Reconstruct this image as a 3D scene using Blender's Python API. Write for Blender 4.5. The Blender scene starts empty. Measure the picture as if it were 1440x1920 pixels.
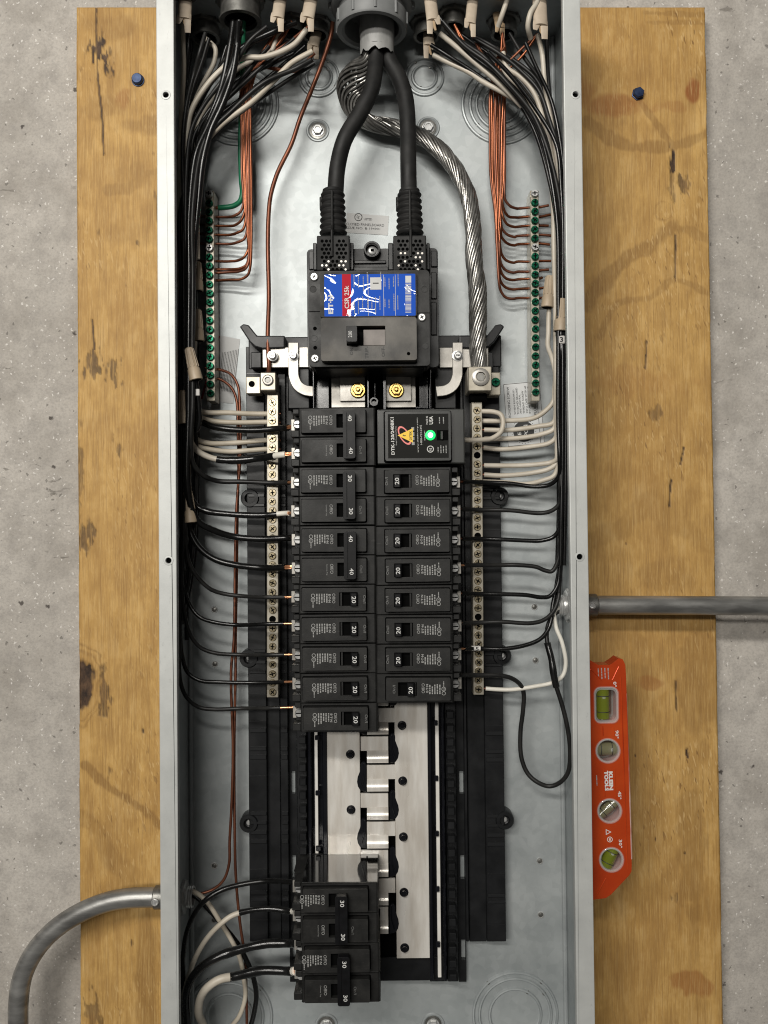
import bpy, bmesh, math, random
import numpy as np
from mathutils import Vector, Matrix
from mathutils.geometry import tessellate_polygon
random.seed(7)
S = bpy.context.scene
COL = S.collection
# ------------------------------------------------------------------ camera
FPX, CAM_H = 1584.0, 820.0            # focal length in photo pixels, camera height above the box's back (mm)
TH, RO = math.radians(1.09), 0.0099
_r, _u, _f = Vector((1, 0, 0)), Vector((0, -math.sin(TH), math.cos(TH))), Vector((0, math.cos(TH), math.sin(TH)))
CR = _r*math.cos(RO) - _u*math.sin(RO)
CU = _u*math.cos(RO) + _r*math.sin(RO)
CF = _f
cam = bpy.data.cameras.new('camera'); camo = bpy.data.objects.new('camera', cam); COL.objects.link(camo)
mw = Matrix.Identity(4)
for i in range(3):
    mw[i][0], mw[i][1], mw[i][2] = CR[i], CU[i], -CF[i]
mw[1][3] = -CAM_H*0.001
camo.matrix_world = mw
cam.sensor_fit = 'VERTICAL'; cam.sensor_height = 24; cam.lens = FPX/1920*24
cam.clip_start = 0.01; cam.clip_end = 50
S.camera = camo
# ------------------------------------------------------------------ light
W = bpy.data.worlds.new('World'); S.world = W; W.use_nodes = True
W.node_tree.nodes['Background'].inputs[0].default_value = (1.0, 0.97, 0.92, 1)
W.node_tree.nodes['Background'].inputs[1].default_value = 0.07
def area(name, loc, aim, sx, sy, watts, color, spread=180):
    l = bpy.data.lights.new(name, 'AREA'); l.shape = 'RECTANGLE'; l.size = sx; l.size_y = sy
    l.energy = watts; l.color = color; l.spread = math.radians(spread)
    o = bpy.data.objects.new(name, l); COL.objects.link(o); o.location = loc
    o.rotation_euler = (Vector(aim)-Vector(loc)).to_track_quat('-Z', 'Y').to_euler()
area('ceiling_tube_light', (-0.58, -1.85, 0.98), (-0.10, 0, 0.40), 1.2, 0.10, 28, (1.0, 0.965, 0.90))
area('far_tube_light', (-1.15, -4.1, 0.90), (-0.05, 0, 0.3), 2.4, 0.25, 76, (1.0, 0.965, 0.90))
S.view_settings.view_transform = 'Standard'; S.view_settings.look = 'None'
S.view_settings.exposure = 0.10; S.view_settings.gamma = 1
S.cycles.max_bounces = 6; S.cycles.transparent_max_bounces = 8
try: S.cycles.filter_width = 1.1; S.cycles.use_denoising = True
except Exception: pass

# ------------------------------------------------------------------ coordinates
# frame in mm: X right, Z up, h out of the box towards the room (h = 0 is the back of the steel box)
def P(px, py, h):
    d = CF + CR*((px-720)/FPX) - CU*((py-960)/FPX)
    t = (CAM_H-h)/d.y
    return Vector((d.x*t, d.z*t, h))
def PX(px, py, h): return P(px, py, h).x
def PZ(px, py, h): return P(px, py, h).y
def B(v): return Vector((v[0]*0.001, -v[2]*0.001, v[1]*0.001))

# ------------------------------------------------------------------ materials
MATS = {}
def nodes_of(name):
    m = bpy.data.materials.new(name); m.use_nodes = True
    nt = m.node_tree; b = nt.nodes['Principled BSDF']; MATS[name] = m
    return m, nt, b
def N(nt, t, **kw):
    n = nt.nodes.new(t)
    for k, v in kw.items(): setattr(n, k, v)
    return n
def coord(nt, rnd=False, scale=None):
    tc = N(nt, 'ShaderNodeTexCoord'); out = tc.outputs['Object']
    if rnd:
        oi = N(nt, 'ShaderNodeObjectInfo'); mu = N(nt, 'ShaderNodeMath', operation='MULTIPLY'); mu.inputs[1].default_value = 7.3
        nt.links.new(oi.outputs['Random'], mu.inputs[0])
        va = N(nt, 'ShaderNodeVectorMath', operation='ADD'); nt.links.new(out, va.inputs[0]); nt.links.new(mu.outputs[0], va.inputs[1]); out = va.outputs[0]
    if scale:
        vm = N(nt, 'ShaderNodeVectorMath', operation='MULTIPLY'); vm.inputs[1].default_value = scale
        nt.links.new(out, vm.inputs[0]); out = vm.outputs[0]
    return out
def noise(nt, vec, scale, detail=4, rough=.55, dist=0):
    n = N(nt, 'ShaderNodeTexNoise'); n.inputs['Scale'].default_value = scale; n.inputs['Detail'].default_value = detail
    n.inputs['Roughness'].default_value = rough; n.inputs['Distortion'].default_value = dist
    nt.links.new(vec, n.inputs['Vector']); return n.outputs['Fac']
def ramp(nt, fac, stops):
    r = N(nt, 'ShaderNodeValToRGB'); nt.links.new(fac, r.inputs[0]); e = r.color_ramp.elements
    while len(e) < len(stops): e.new(0.5)
    for i, (p, c) in enumerate(stops):
        e[i].position = p; e[i].color = (c[0], c[1], c[2], 1) if isinstance(c, (tuple, list)) else (c, c, c, 1)
    return r.outputs[0]
def mixc(nt, fac, a, b, mode='MIX'):
    m = N(nt, 'ShaderNodeMix', data_type='RGBA', blend_type=mode)
    for sock, v in ((m.inputs[0], fac), (m.inputs[6], a), (m.inputs[7], b)):
        if isinstance(v, (int, float)): sock.default_value = v
        elif isinstance(v, tuple): sock.default_value = (v[0], v[1], v[2], 1)
        else: nt.links.new(v, sock)
    return m.outputs[2]
def math_(nt, op, a, b=None, c=None, clamp=False):
    m = N(nt, 'ShaderNodeMath', operation=op, use_clamp=clamp)
    for i, v in enumerate((a, b, c)):
        if v is None: continue
        if isinstance(v, (int, float)): m.inputs[i].default_value = v
        else: nt.links.new(v, m.inputs[i])
    return m.outputs[0]
def bump(nt, b, height, strength, dist=0.001):
    n = N(nt, 'ShaderNodeBump'); n.inputs['Strength'].default_value = strength; n.inputs['Distance'].default_value = dist
    nt.links.new(height, n.inputs['Height']); nt.links.new(n.outputs[0], b.inputs['Normal'])
def plain(name, c1, rough=.5, metal=0, c2=None, sc=120, bmp=0, bsc=400, rvar=0, spec=None, stretch=None, lo=.35, hi=.65):
    m, nt, b = nodes_of(name)
    v = coord(nt, True, stretch)
    f = noise(nt, v, sc, 5)
    if c2: nt.links.new(ramp(nt, f, [(lo, c1), (hi, c2)]), b.inputs['Base Color'])
    else: b.inputs['Base Color'].default_value = (*c1, 1)
    b.inputs['Metallic'].default_value = metal
    if rvar:
        f2 = noise(nt, v, sc*.6, 4)
        nt.links.new(ramp(nt, f2, [(.3, max(0, rough-rvar)), (.7, min(1, rough+rvar))]), b.inputs['Roughness'])
    else: b.inputs['Roughness'].default_value = rough
    if spec is not None: b.inputs['Specular IOR Level'].default_value = spec
    if bmp: bump(nt, b, noise(nt, v, bsc, 3), bmp, .0006)
    return m
def emis(name, c, s):
    m, nt, b = nodes_of(name)
    b.inputs['Base Color'].default_value = (*c, 1); b.inputs['Emission Color'].default_value = (*c, 1); b.inputs['Emission Strength'].default_value = s

# galvanised steel of the box: faint spangle, scuffs
m, nt, b = nodes_of('galv')
v = coord(nt)
f1 = noise(nt, v, 16, 6, .6); f2 = noise(nt, v, 700, 2, .5)
vo = N(nt, 'ShaderNodeTexVoronoi'); vo.inputs['Scale'].default_value = 160; nt.links.new(v, vo.inputs['Vector'])
c = ramp(nt, f1, [(.3, (.285, .312, .318)), (.7, (.395, .42, .422))])
c = mixc(nt, .10, c, ramp(nt, vo.outputs['Color'], [(.2, .42), (.8, .75)]))
c = mixc(nt, math_(nt, 'MULTIPLY', ramp(nt, noise(nt, coord(nt, False, (14, 1, 30)), 3, 6, .7), [(.62, 0.0), (.74, 1.0)]), .35), c, (.33, .34, .33))
nt.links.new(c, b.inputs['Base Color']); b.inputs['Metallic'].default_value = .46
nt.links.new(ramp(nt, f1, [(.3, .42), (.7, .56)]), b.inputs['Roughness'])
bump(nt, b, f2, .10, .0004)
# lip
m, nt, b = nodes_of('galv_lip')
v = coord(nt); f1 = noise(nt, v, 30, 6, .65)
sc_ = ramp(nt, noise(nt, coord(nt, False, (40, 1, 14)), 8, 6, .75), [(.60, 0.0), (.72, 1.0)])
c = ramp(nt, f1, [(.3, (.43, .44, .43)), (.7, (.53, .54, .525))])
c = mixc(nt, math_(nt, 'MULTIPLY', sc_, .45), c, (.28, .28, .27))
nt.links.new(c, b.inputs['Base Color']); b.inputs['Metallic'].default_value = .25; b.inputs['Roughness'].default_value = .5
bump(nt, b, noise(nt, v, 900, 2), .12, .0003)
# concrete
m, nt, b = nodes_of('concrete')
v = coord(nt)
big = noise(nt, v, 5, 6, .6); mid = noise(nt, v, 45, 6, .7); fine = noise(nt, v, 420, 4, .7)
c = ramp(nt, big, [(.3, (.385, .357, .320)), (.7, (.52, .486, .442))])
c = mixc(nt, ramp(nt, mid, [(.35, .5), (.55, 0.0)]), c, (.27, .25, .23))
c = mixc(nt, math_(nt, 'MULTIPLY', ramp(nt, fine, [(.35, .9), (.55, 0.0)]), .34), c, (.21, .195, .18))
c = mixc(nt, math_(nt, 'MULTIPLY', ramp(nt, noise(nt, v, 14, 5, .65, .4), [(.50, 0.0), (.66, 1.0)]), .45), c, (.245, .222, .195))
gou = math_(nt, 'MULTIPLY', ramp(nt, noise(nt, coord(nt, False, (38, 1, 95)), 1, 4, .6, .5), [(.645, 0.0), (.69, 1.0)]), ramp(nt, noise(nt, v, 7, 3, .5), [(.48, 0.0), (.58, 1.0)]))
c = mixc(nt, math_(nt, 'MULTIPLY', gou, .6), c, (.13, .115, .10))
def specks(nt, v, scale, r, keep):
    vo = N(nt, 'ShaderNodeTexVoronoi'); vo.inputs['Scale'].default_value = scale; nt.links.new(v, vo.inputs['Vector'])
    vo.inputs['Randomness'].default_value = 1
    near = ramp(nt, vo.outputs['Distance'], [(r*.6, 1.0), (r, 0.0)])
    sep = N(nt, 'ShaderNodeSeparateColor'); nt.links.new(vo.outputs['Color'], sep.inputs[0])
    k = math_(nt, 'LESS_THAN', sep.outputs[0], keep)
    return math_(nt, 'MULTIPLY', near, k)
vw = N(nt, 'ShaderNodeVectorMath', operation='ADD'); nz = N(nt, 'ShaderNodeTexNoise'); nz.inputs['Scale'].default_value = 260
nt.links.new(v, nz.inputs['Vector']); vs = N(nt, 'ShaderNodeVectorMath', operation='SCALE'); vs.inputs['Scale'].default_value = .006
nt.links.new(nz.outputs['Color'], vs.inputs[0]); nt.links.new(v, vw.inputs[0]); nt.links.new(vs.outputs[0], vw.inputs[1])
white = specks(nt, vw.outputs[0], 260, .29, .22); white2 = specks(nt, vw.outputs[0], 90, .12, .20); dark = specks(nt, vw.outputs[0], 150, .22, .14); dark2 = specks(nt, vw.outputs[0], 36, .10, .30)
c = mixc(nt, math_(nt, 'MULTIPLY', white, .75), c, (.70, .67, .63)); c = mixc(nt, math_(nt, 'MULTIPLY', white2, .8), c, (.70, .67, .62))
c = mixc(nt, math_(nt, 'MULTIPLY', dark, .65), c, (.12, .11, .10)); c = mixc(nt, math_(nt, 'MULTIPLY', dark2, .9), c, (.07, .06, .055))
nt.links.new(c, b.inputs['Base Color']); b.inputs['Roughness'].default_value = .85; b.inputs['Specular IOR Level'].default_value = .25
hh = math_(nt, 'SUBTRACT', math_(nt, 'MULTIPLY', mid, .7), math_(nt, 'ADD', math_(nt, 'MULTIPLY', dark, .5), dark2))
hh = math_(nt, 'SUBTRACT', math_(nt, 'ADD', hh, math_(nt, 'MULTIPLY', fine, .6)), math_(nt, 'MULTIPLY', gou, .8))
bump(nt, b, hh, .45, .0018)

plain('base_black', (.006, .0063, .007), .38, 0, (.0115, .012, .013), 60, .05, 900, .10, spec=.3)
plain('base_gloss', (.004, .0042, .006), .20, 0, (.007, .0075, .010), 40, .03, 500, .06, spec=.4)
for nm_, ca_, cb_, sp_ in (('breaker_black', (.0085, .0085, .0083), (.019, .0187, .018), .28), ('breaker_face', (.010, .010, .0098), (.022, .0216, .0205), .28)):
    m, nt, b = nodes_of(nm_); v = coord(nt, True)
    c = ramp(nt, noise(nt, v, 80, 6, .65), [(.35, ca_), (.68, cb_)])
    dust = ramp(nt, noise(nt, coord(nt, True, (1, 1, 5)), 260, 5, .7), [(.60, 0.0), (.78, .5)])
    c = mixc(nt, dust, c, (.085, .082, .075))
    sc2 = ramp(nt, noise(nt, coord(nt, True, (.25, 1, 6)), 190, 3, .6), [(.70, 0.0), (.76, .5)])
    c = mixc(nt, sc2, c, (.11, .105, .10))
    nt.links.new(c, b.inputs['Base Color']); b.inputs['Specular IOR Level'].default_value = sp_
    nt.links.new(ramp(nt, noise(nt, v, 50, 4), [(.3, .36), (.7, .6)]), b.inputs['Roughness'])
    bump(nt, b, noise(nt, v, 1500, 3), .10, .0006)
plain('handle_black', (.004, .004, .0045), .38, 0, (.007, .007, .008), 150, .03, 900, .06, spec=.22)
plain('main_face', (.040, .038, .035), .46, 0, (.155, .143, .125), 34, .06, 900, .12, lo=.40, hi=.80, spec=.3)
plain('slot_black', (.002, .002, .002), .8, spec=.05)
plain('print_white', (.58, .58, .56), .6); plain('print_grey', (.30, .30, .29), .6); plain('print_dim', (.16, .16, .155), .6)
plain('print_black', (.02, .02, .02), .6)
plain('bus_metal', (.62, .575, .515), .30, .35, (.82, .79, .74), 26, .03, 300, .10, stretch=(4, 1, .7))
plain('tin_metal', (.27, .255, .23), .36, .5, (.46, .44, .405), 45, .05, 500, .08)
plain('bar_metal', (.29, .262, .21), .34, .5, (.45, .415, .345), 60, .03, 500, .06)
plain('zinc', (.46, .46, .45), .28, .6, (.62, .62, .61), 200)
plain('zinc_dark', (.11, .108, .10), .38, .7, (.22, .215, .20), 120, .05, 400)
plain('screw_brassy', (.27, .225, .14), .28, .85, (.44, .375, .26), 250)
plain('brass', (.42, .27, .075), .26, .9, (.60, .41, .14), 140)
plain('green_metal', (.0, .065, .032), .2, .7, (.008, .17, .085), 180)
plain('green_ins', (.01, .15, .07), .35)
plain('copper', (.15, .045, .020), .36, .8, (.28, .098, .046), 70, .03, 300, .06, stretch=(1, 1, .3))
plain('copper_dull', (.125, .043, .024), .42, .6, (.235, .085, .046), 60, .03, 300, .06, stretch=(1, 1, .3))
plain('copper_bright', (.80, .36, .18), .25, .85, (.90, .48, .27), 300)
plain('alu_strand', (.14, .135, .125), .30, .75, (.38, .37, .35), 90, .04, 600, .05)
plain('ins_black', (.0035, .0035, .0035), .27, 0, (.007, .007, .007), 80, .03, 400, .07, spec=.4)
plain('ins_grey', (.008, .008, .008), .42, 0, (.020, .0195, .0185), 60, .03, 400, .07, spec=.3)
plain('rubber', (.008, .008, .008), .6, 0, (.019, .0185, .018), 70, .10, 700, .1, spec=.3)
plain('ins_white', (.46, .41, .335), .45, 0, (.57, .52, .44), 40, .03, 400)
plain('ins_tan', (.44, .39, .31), .48, 0, (.56, .50, .41), 40, .03, 400)
plain('ins_clean', (.66, .63, .56), .42, 0, (.76, .73, .66), 40, .03, 400)
plain('tape', (.005, .005, .005), .2, 0, (.009, .009, .009), 150, .15, 90)
plain('jacket', (.42, .345, .265), .55, 0, (.54, .455, .355), 60, .08, 300)
plain('paper', (.36, .26, .16), .8, 0, (.50, .36, .22), 90, .1, 400)
plain('nut_tan', (.36, .285, .20), .5, 0, (.44, .35, .25), 60, .04, 400)
plain('pvc_grey', (.17, .175, .175), .5, 0, (.23, .235, .235), 40, .05, 400)
plain('jacket_grey', (.20, .20, .195), .5, 0, (.33, .33, .32), 90, .15, 300, stretch=(1, 1, .4))
plain('sticker_grey', (.42, .42, .41), .4, 0, (.47, .47, .46), 50); plain('sticker_pale', (.53, .54, .54), .4, 0, (.58, .59, .59), 50)
plain('sticker_red', (.30, .02, .03), .45)
plain('strip_white', (.62, .60, .56), .5, 0, (.72, .70, .66), 60)
plain('emt', (.19, .187, .18), .38, .7, (.40, .395, .38), 45, .06, 500, .1, stretch=(.5, 1, 2))
plain('rib_black', (.012, .0125, .0135), .30)  # slightly lighter black of the ribs and seam lines
plain('bolt_blue', (.015, .03, .08), .35, .5, (.035, .06, .13), 200)
plain('side_gloss', (.006, .006, .006), .10, spec=1.0)
plain('hole_dark', (.002, .002, .002), .9, spec=.02)
plain('grey_slide', (.15, .135, .125), .6, 0, (.24, .215, .20), 60, .05, 400)
plain('level_orange', (.46, .042, .009), .22, .35, (.66, .086, .014), 14, .04, 900, .06)
plain('level_edge', (.42, .10, .06), .45, .3, (.72, .55, .48), 120, .1, 400, stretch=(1, 1, .25))
plain('level_inside', (.10, .07, .05), .5)
plain('tag_white', (.60, .58, .55), .5)
plain('yellow', (.85, .55, .02), .4); plain('pink', (.75, .20, .18), .4)
plain('dtk_black', (.014, .015, .014), .40, 0, (.022, .023, .021), 60, .05, 900, .08)
emis('led_core', (.55, 1.0, .65), 3.0); emis('halo_green', (.0, .85, .12), 1.1)
# glossy label film, rippled: its highlights come from the tube lights
def film(name, c1, c2=None, br=.35, sc=75, cw=1):
    m, nt, b = nodes_of(name); v = coord(nt)
    b.inputs['Base Color'].default_value = (*c1, 1); b.inputs['Roughness'].default_value = .6; b.inputs['Specular IOR Level'].default_value = .1
    b.inputs['Coat Weight'].default_value = cw; b.inputs['Coat Roughness'].default_value = .03
    n = N(nt, 'ShaderNodeBump'); n.inputs['Strength'].default_value = 1.0; n.inputs['Distance'].default_value = br*.002
    nt.links.new(noise(nt, v, sc, 0, .3), n.inputs['Height']); nt.links.new(n.outputs[0], b.inputs['Coat Normal'])
film('film_blue', (.012, .085, .50), br=5.0, sc=44); film('film_red', (.45, .012, .03), br=5.0, sc=44); film('film_black', (.012, .012, .011), br=.10, sc=110, cw=.35)
# clear things
m, nt, b = nodes_of('smoke'); b.inputs['Base Color'].default_value = (.06, .06, .06, 1); b.inputs['Roughness'].default_value = .12; b.inputs['Alpha'].default_value = .10
m, nt, b = nodes_of('clear_plastic'); b.inputs['Base Color'].default_value = (.85, .87, .85, 1); b.inputs['Roughness'].default_value = .08; b.inputs['Alpha'].default_value = .22
m, nt, b = nodes_of('vial_green'); b.inputs['Base Color'].default_value = (.15, .18, .015, 1); b.inputs['Roughness'].default_value = .08; b.inputs['Alpha'].default_value = .82; b.inputs['Coat Weight'].default_value = 1
m, nt, b = nodes_of('vial_pale'); b.inputs['Base Color'].default_value = (.20, .19, .11, 1); b.inputs['Roughness'].default_value = .08; b.inputs['Alpha'].default_value = .75; b.inputs['Coat Weight'].default_value = 1

# plywood: rotary cut face veneer; knots, stains and cracks where this board has them come in as a mesh attribute
m, nt, b = nodes_of('plywood')
v = coord(nt)
PLY_H = -3.0
at = N(nt, 'ShaderNodeAttribute', attribute_name='features'); sp = N(nt, 'ShaderNodeSeparateColor'); nt.links.new(at.outputs['Color'], sp.inputs[0])
fib = noise(nt, coord(nt, False, (560, 1, 16)), 1.0, 5, .7)
fib2 = noise(nt, coord(nt, False, (1400, 1, 40)), 1.0, 3, .6)
jag = noise(nt, coord(nt, False, (520, 1, 14)), 1.0, 3, .6)
jv = N(nt, 'ShaderNodeCombineXYZ'); nt.links.new(math_(nt, 'MULTIPLY', math_(nt, 'SUBTRACT', jag, .5), .16), jv.inputs[2])
st0 = N(nt, 'ShaderNodeVectorMath', operation='ADD'); nt.links.new(v, st0.inputs[0]); nt.links.new(jv.outputs[0], st0.inputs[1])
st1 = N(nt, 'ShaderNodeVectorMath', operation='MULTIPLY'); nt.links.new(st0.outputs[0], st1.inputs[0]); st1.inputs[1].default_value = (7.5, 1, 3.4)
band = noise(nt, st1.outputs[0], 1.5, 1.5, .4, .8)
strk = ramp(nt, noise(nt, coord(nt, False, (560, 1, 34)), 1.0, 3, .6), [(.34, .30), (.52, 1.0)])
late = ramp(nt, math_(nt, 'PINGPONG', math_(nt, 'MULTIPLY', band, 3.4), .5), [(.0, .55), (.10, .12), (.30, .0), (.40, .55), (.5, 1.0)])
tone = noise(nt, v, 7, 5, .6); mott = noise(nt, coord(nt, False, (1, 1, .45)), 60, 5, .65)
c = ramp(nt, tone, [(.3, (.40, .225, .064)), (.7, (.56, .345, .112))])
c = mixc(nt, ramp(nt, mott, [(.36, .55), (.56, 0.0)]), c, (.31, .170, .050))
c = mixc(nt, ramp(nt, mott, [(.52, 0.0), (.70, .45)]), c, (.63, .43, .185))
c = mixc(nt, math_(nt, 'MULTIPLY', late, .34), c, (.25, .13, .04))
c = mixc(nt, math_(nt, 'MULTIPLY', sp.outputs[2], ramp(nt, jag, [(.30, .55), (.60, 1.0)])), c, (.215, .112, .032))
c = mixc(nt, sp.outputs[1], c, (.25, .085, .020))
c = mixc(nt, ramp(nt, fib, [(.36, .50), (.50, 0.0)]), c, (.24, .128, .040))
c = mixc(nt, ramp(nt, fib2, [(.52, 0.0), (.70, .42)]), c, (.66, .46, .20))
tm = ramp(nt, noise(nt, v, 8, 3, .5), [(.50, 0.0), (.64, 1.0)])
ro = N(nt, 'ShaderNodeVectorRotate', rotation_type='Y_AXIS'); nt.links.new(v, ro.inputs['Vector']); ro.inputs['Angle'].default_value = .22
vf = N(nt, 'ShaderNodeVectorMath', operation='MULTIPLY'); vf.inputs[1].default_value = (420, 1, 90); nt.links.new(ro.outputs[0], vf.inputs[0])
fl = ramp(nt, noise(nt, vf.outputs[0], 1, 1.5, .5), [(.60, 0.0), (.67, 1.0)])
c = mixc(nt, math_(nt, 'MULTIPLY', math_(nt, 'MULTIPLY', tm, fl), .5), c, (.66, .46, .21))
fl2 = ramp(nt, noise(nt, vf.outputs[0], .8, 1.5, .5), [(.64, 0.0), (.70, 1.0)])
c = mixc(nt, math_(nt, 'MULTIPLY', math_(nt, 'MULTIPLY', tm, fl2), .75), c, (.17, .088, .028))
c = mixc(nt, math_(nt, 'MULTIPLY', sp.outputs[0], math_(nt, 'MAXIMUM', strk, math_(nt, 'MULTIPLY', math_(nt, 'SUBTRACT', sp.outputs[0], .6, clamp=True), 4.0, clamp=True))), c, ramp(nt, noise(nt, coord(nt, False, (1, 1, .6)), 130, 4, .7), [(.35, (.022, .012, .007)), (.68, (.105, .058, .030))]))
nt.links.new(c, b.inputs['Base Color']); b.inputs['Roughness'].default_value = .62; b.inputs['Specular IOR Level'].default_value = .3
bump(nt, b, math_(nt, 'ADD', fib, math_(nt, 'MULTIPLY', sp.outputs[0], -1.2)), .25, .0010)
plain('ply_edge', (.28, .17, .07), .7, 0, (.44, .29, .13), 60, .2, 300, stretch=(3, 40, 1))

# ------------------------------------------------------------------ mesh building
class M:
    def __init__(s): s.v = []; s.f = []
    def add(s, vs, fs):
        k = len(s.v); s.v += [tuple(x) for x in vs]; s.f += [tuple(i+k for i in f) for f in fs]; return s
    def box(s, x0, x1, z0, z1, h0, h1):
        x0, x1 = min(x0, x1), max(x0, x1); z0, z1 = min(z0, z1), max(z0, z1)
        return s.add([(x0, z0, h0), (x1, z0, h0), (x1, z1, h0), (x0, z1, h0), (x0, z0, h1), (x1, z0, h1), (x1, z1, h1), (x0, z1, h1)],
                     [(3, 2, 1, 0), (4, 5, 6, 7), (0, 1, 5, 4), (1, 2, 6, 5), (2, 3, 7, 6), (3, 0, 4, 7)])
    def pbox(s, x0, y0, x1, y1, h0, h1):
        a = P(x0, (y0+y1)/2, h1); c = P(x1, (y0+y1)/2, h1); t = P((x0+x1)/2, y0, h1); u = P((x0+x1)/2, y1, h1)
        return s.box(a.x, c.x, u.y, t.y, h0, h1)
    def prism(s, outer, h0, h1, holes=()):
        def area2(p): return sum(p[i][0]*p[(i+1) % len(p)][1]-p[(i+1) % len(p)][0]*p[i][1] for i in range(len(p)))
        loops = [list(outer) if area2(outer) > 0 else list(outer)[::-1]] + [list(q) if area2(q) < 0 else list(q)[::-1] for q in holes]
        flat = [p for l in loops for p in l]; n = len(flat)
        tris = tessellate_polygon([[Vector((p[0], p[1], 0)) for p in l] for l in loops])
        vs = [(p[0], p[1], h1) for p in flat]+[(p[0], p[1], h0) for p in flat]; fs = []
        for t in tris:
            a, b_, c_ = (flat[i] for i in t)
            if (b_[0]-a[0])*(c_[1]-a[1])-(c_[0]-a[0])*(b_[1]-a[1]) < 0: t = t[::-1]
            fs.append(tuple(t)); fs.append(tuple(i+n for i in t[::-1]))
        k = 0
        for l in loops:
            for i in range(len(l)):
                j = (i+1) % len(l); fs.append((k+i, k+n+i, k+n+j, k+j))
            k += len(l)
        return s.add(vs, fs)
    def lathe(s, c, prof, axis=(0, 0, 1), n=24, caps=True, start=0):
        """prof: list of (radius, distance along axis); axis in (X, Z, h)"""
        a = Vector(axis).normalized(); ref = Vector((0, 1, 0)) if abs(a.y) < .9 else Vector((1, 0, 0))
        u = ref.cross(a).normalized(); w = a.cross(u); c = Vector(c); vs = []; fs = []
        for r, d in prof:
            for i in range(n):
                t = 2*math.pi*i/n+start; vs.append(c+a*d+u*(r*math.cos(t))+w*(r*math.sin(t)))
        for k in range(len(prof)-1):
            for i in range(n):
                j = (i+1) % n; fs.append((k*n+i, k*n+j, (k+1)*n+j, (k+1)*n+i))
        if caps: fs.append(tuple(range(n))[::-1]); fs.append(tuple((len(prof)-1)*n+i for i in range(n)))
        return s.add(vs, fs)
    def cyl(s, c, r, h0, h1, n=24, bev=0):
        p = [(r, h0), (r, h1-bev)]+([(r-bev, h1)] if bev else [])
        return s.lathe((c[0], c[1], 0), p, n=n)
    def tube(s, pts, r, n=8, flat=1.0, twist=0, up=None):
        pts = [Vector(p) for p in pts]; m_ = len(pts)
        T = [(pts[min(i+1, m_-1)]-pts[max(i-1, 0)]).normalized() for i in range(m_)]
        u = T[0].cross(Vector((0.13, 0.2, 1)) if abs(T[0].z) < .9 else Vector((1, 0, 0))).normalized(); vs = []; fs = []
        for i in range(m_):
            if i:
                q = T[i-1].rotation_difference(T[i]); u = (q @ u); u = (u-T[i]*u.dot(T[i])).normalized()
            w = T[i].cross(u); rr = r[i] if isinstance(r, (list, tuple)) else r
            for k in range(n):
                t = 2*math.pi*k/n; vs.append(pts[i]+u*(rr*math.cos(t))+w*(rr*flat*math.sin(t)))
        for i in range(m_-1):
            for k in range(n):
                j = (k+1) % n; fs.append((i*n+k, i*n+j, (i+1)*n+j, (i+1)*n+k))
        fs.append(tuple(range(n))[::-1]); fs.append(tuple((m_-1)*n+k for k in range(n)))
        return s.add(vs, fs)
def smoothpath(ctrl, k=7):
    c = [Vector(p) for p in ctrl]
    if len(c) < 3: return [c[0].lerp(c[-1], i/k) for i in range(k+1)]
    out = []
    for i in range(len(c)-1):
        p1, p2 = c[i], c[i+1]; p0 = c[i-1] if i else p1*2-p2; p3 = c[i+2] if i+2 < len(c) else p2*2-p1
        d1 = max(1e-3, (p1-p0).length**.5); d2 = max(1e-3, (p2-p1).length**.5); d3 = max(1e-3, (p3-p2).length**.5)
        m1 = ((p1-p0)/d1-(p2-p0)/(d1+d2)+(p2-p1)/d2)*d2; m2 = ((p2-p1)/d2-(p3-p1)/(d2+d3)+(p3-p2)/d3)*d2
        for j in range(k):
            t = j/k; t2, t3 = t*t, t*t*t
            out.append(p1*(2*t3-3*t2+1)+m1*(t3-2*t2+t)+p2*(-2*t3+3*t2)+m2*(t3-t2))
    out.append(c[-1]); return out
def hpath(pts, hs):
    """photo points + heights (fewer heights are spread along the list) -> mm points"""
    n = len(pts); out = []
    for i, q in enumerate(pts):
        if len(q) == 3: out.append(P(*q)); continue
        t = i/(n-1)*(len(hs)-1); a = int(min(t, len(hs)-2)) if len(hs) > 1 else 0
        h = hs[a]+(hs[a+1]-hs[a])*(t-a) if len(hs) > 1 else hs[0]
        out.append(P(q[0], q[1], h))
    return out
def circle(x, z, r, n=24): return [(x+r*math.cos(2*math.pi*i/n), z+r*math.sin(2*math.pi*i/n)) for i in range(n)]
def rrect(x0, x1, z0, z1, r, n=4):
    x0, x1 = min(x0, x1), max(x0, x1); z0, z1 = min(z0, z1), max(z0, z1); o = []
    for cx, cz, a in ((x1-r, z1-r, 0), (x0+r, z1-r, 90), (x0+r, z0+r, 180), (x1-r, z0+r, 270)):
        for i in range(n+1):
            t = math.radians(a+90*i/n); o.append((cx+r*math.cos(t), cz+r*math.sin(t)))
    return o
def prrect(x0, y0, x1, y1, h, r, n=4):
    ym, xm = (y0+y1)/2, (x0+x1)/2
    return rrect(PX(x0, ym, h), PX(x1, ym, h), PZ(xm, y1, h), PZ(xm, y0, h), r, n)

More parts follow.
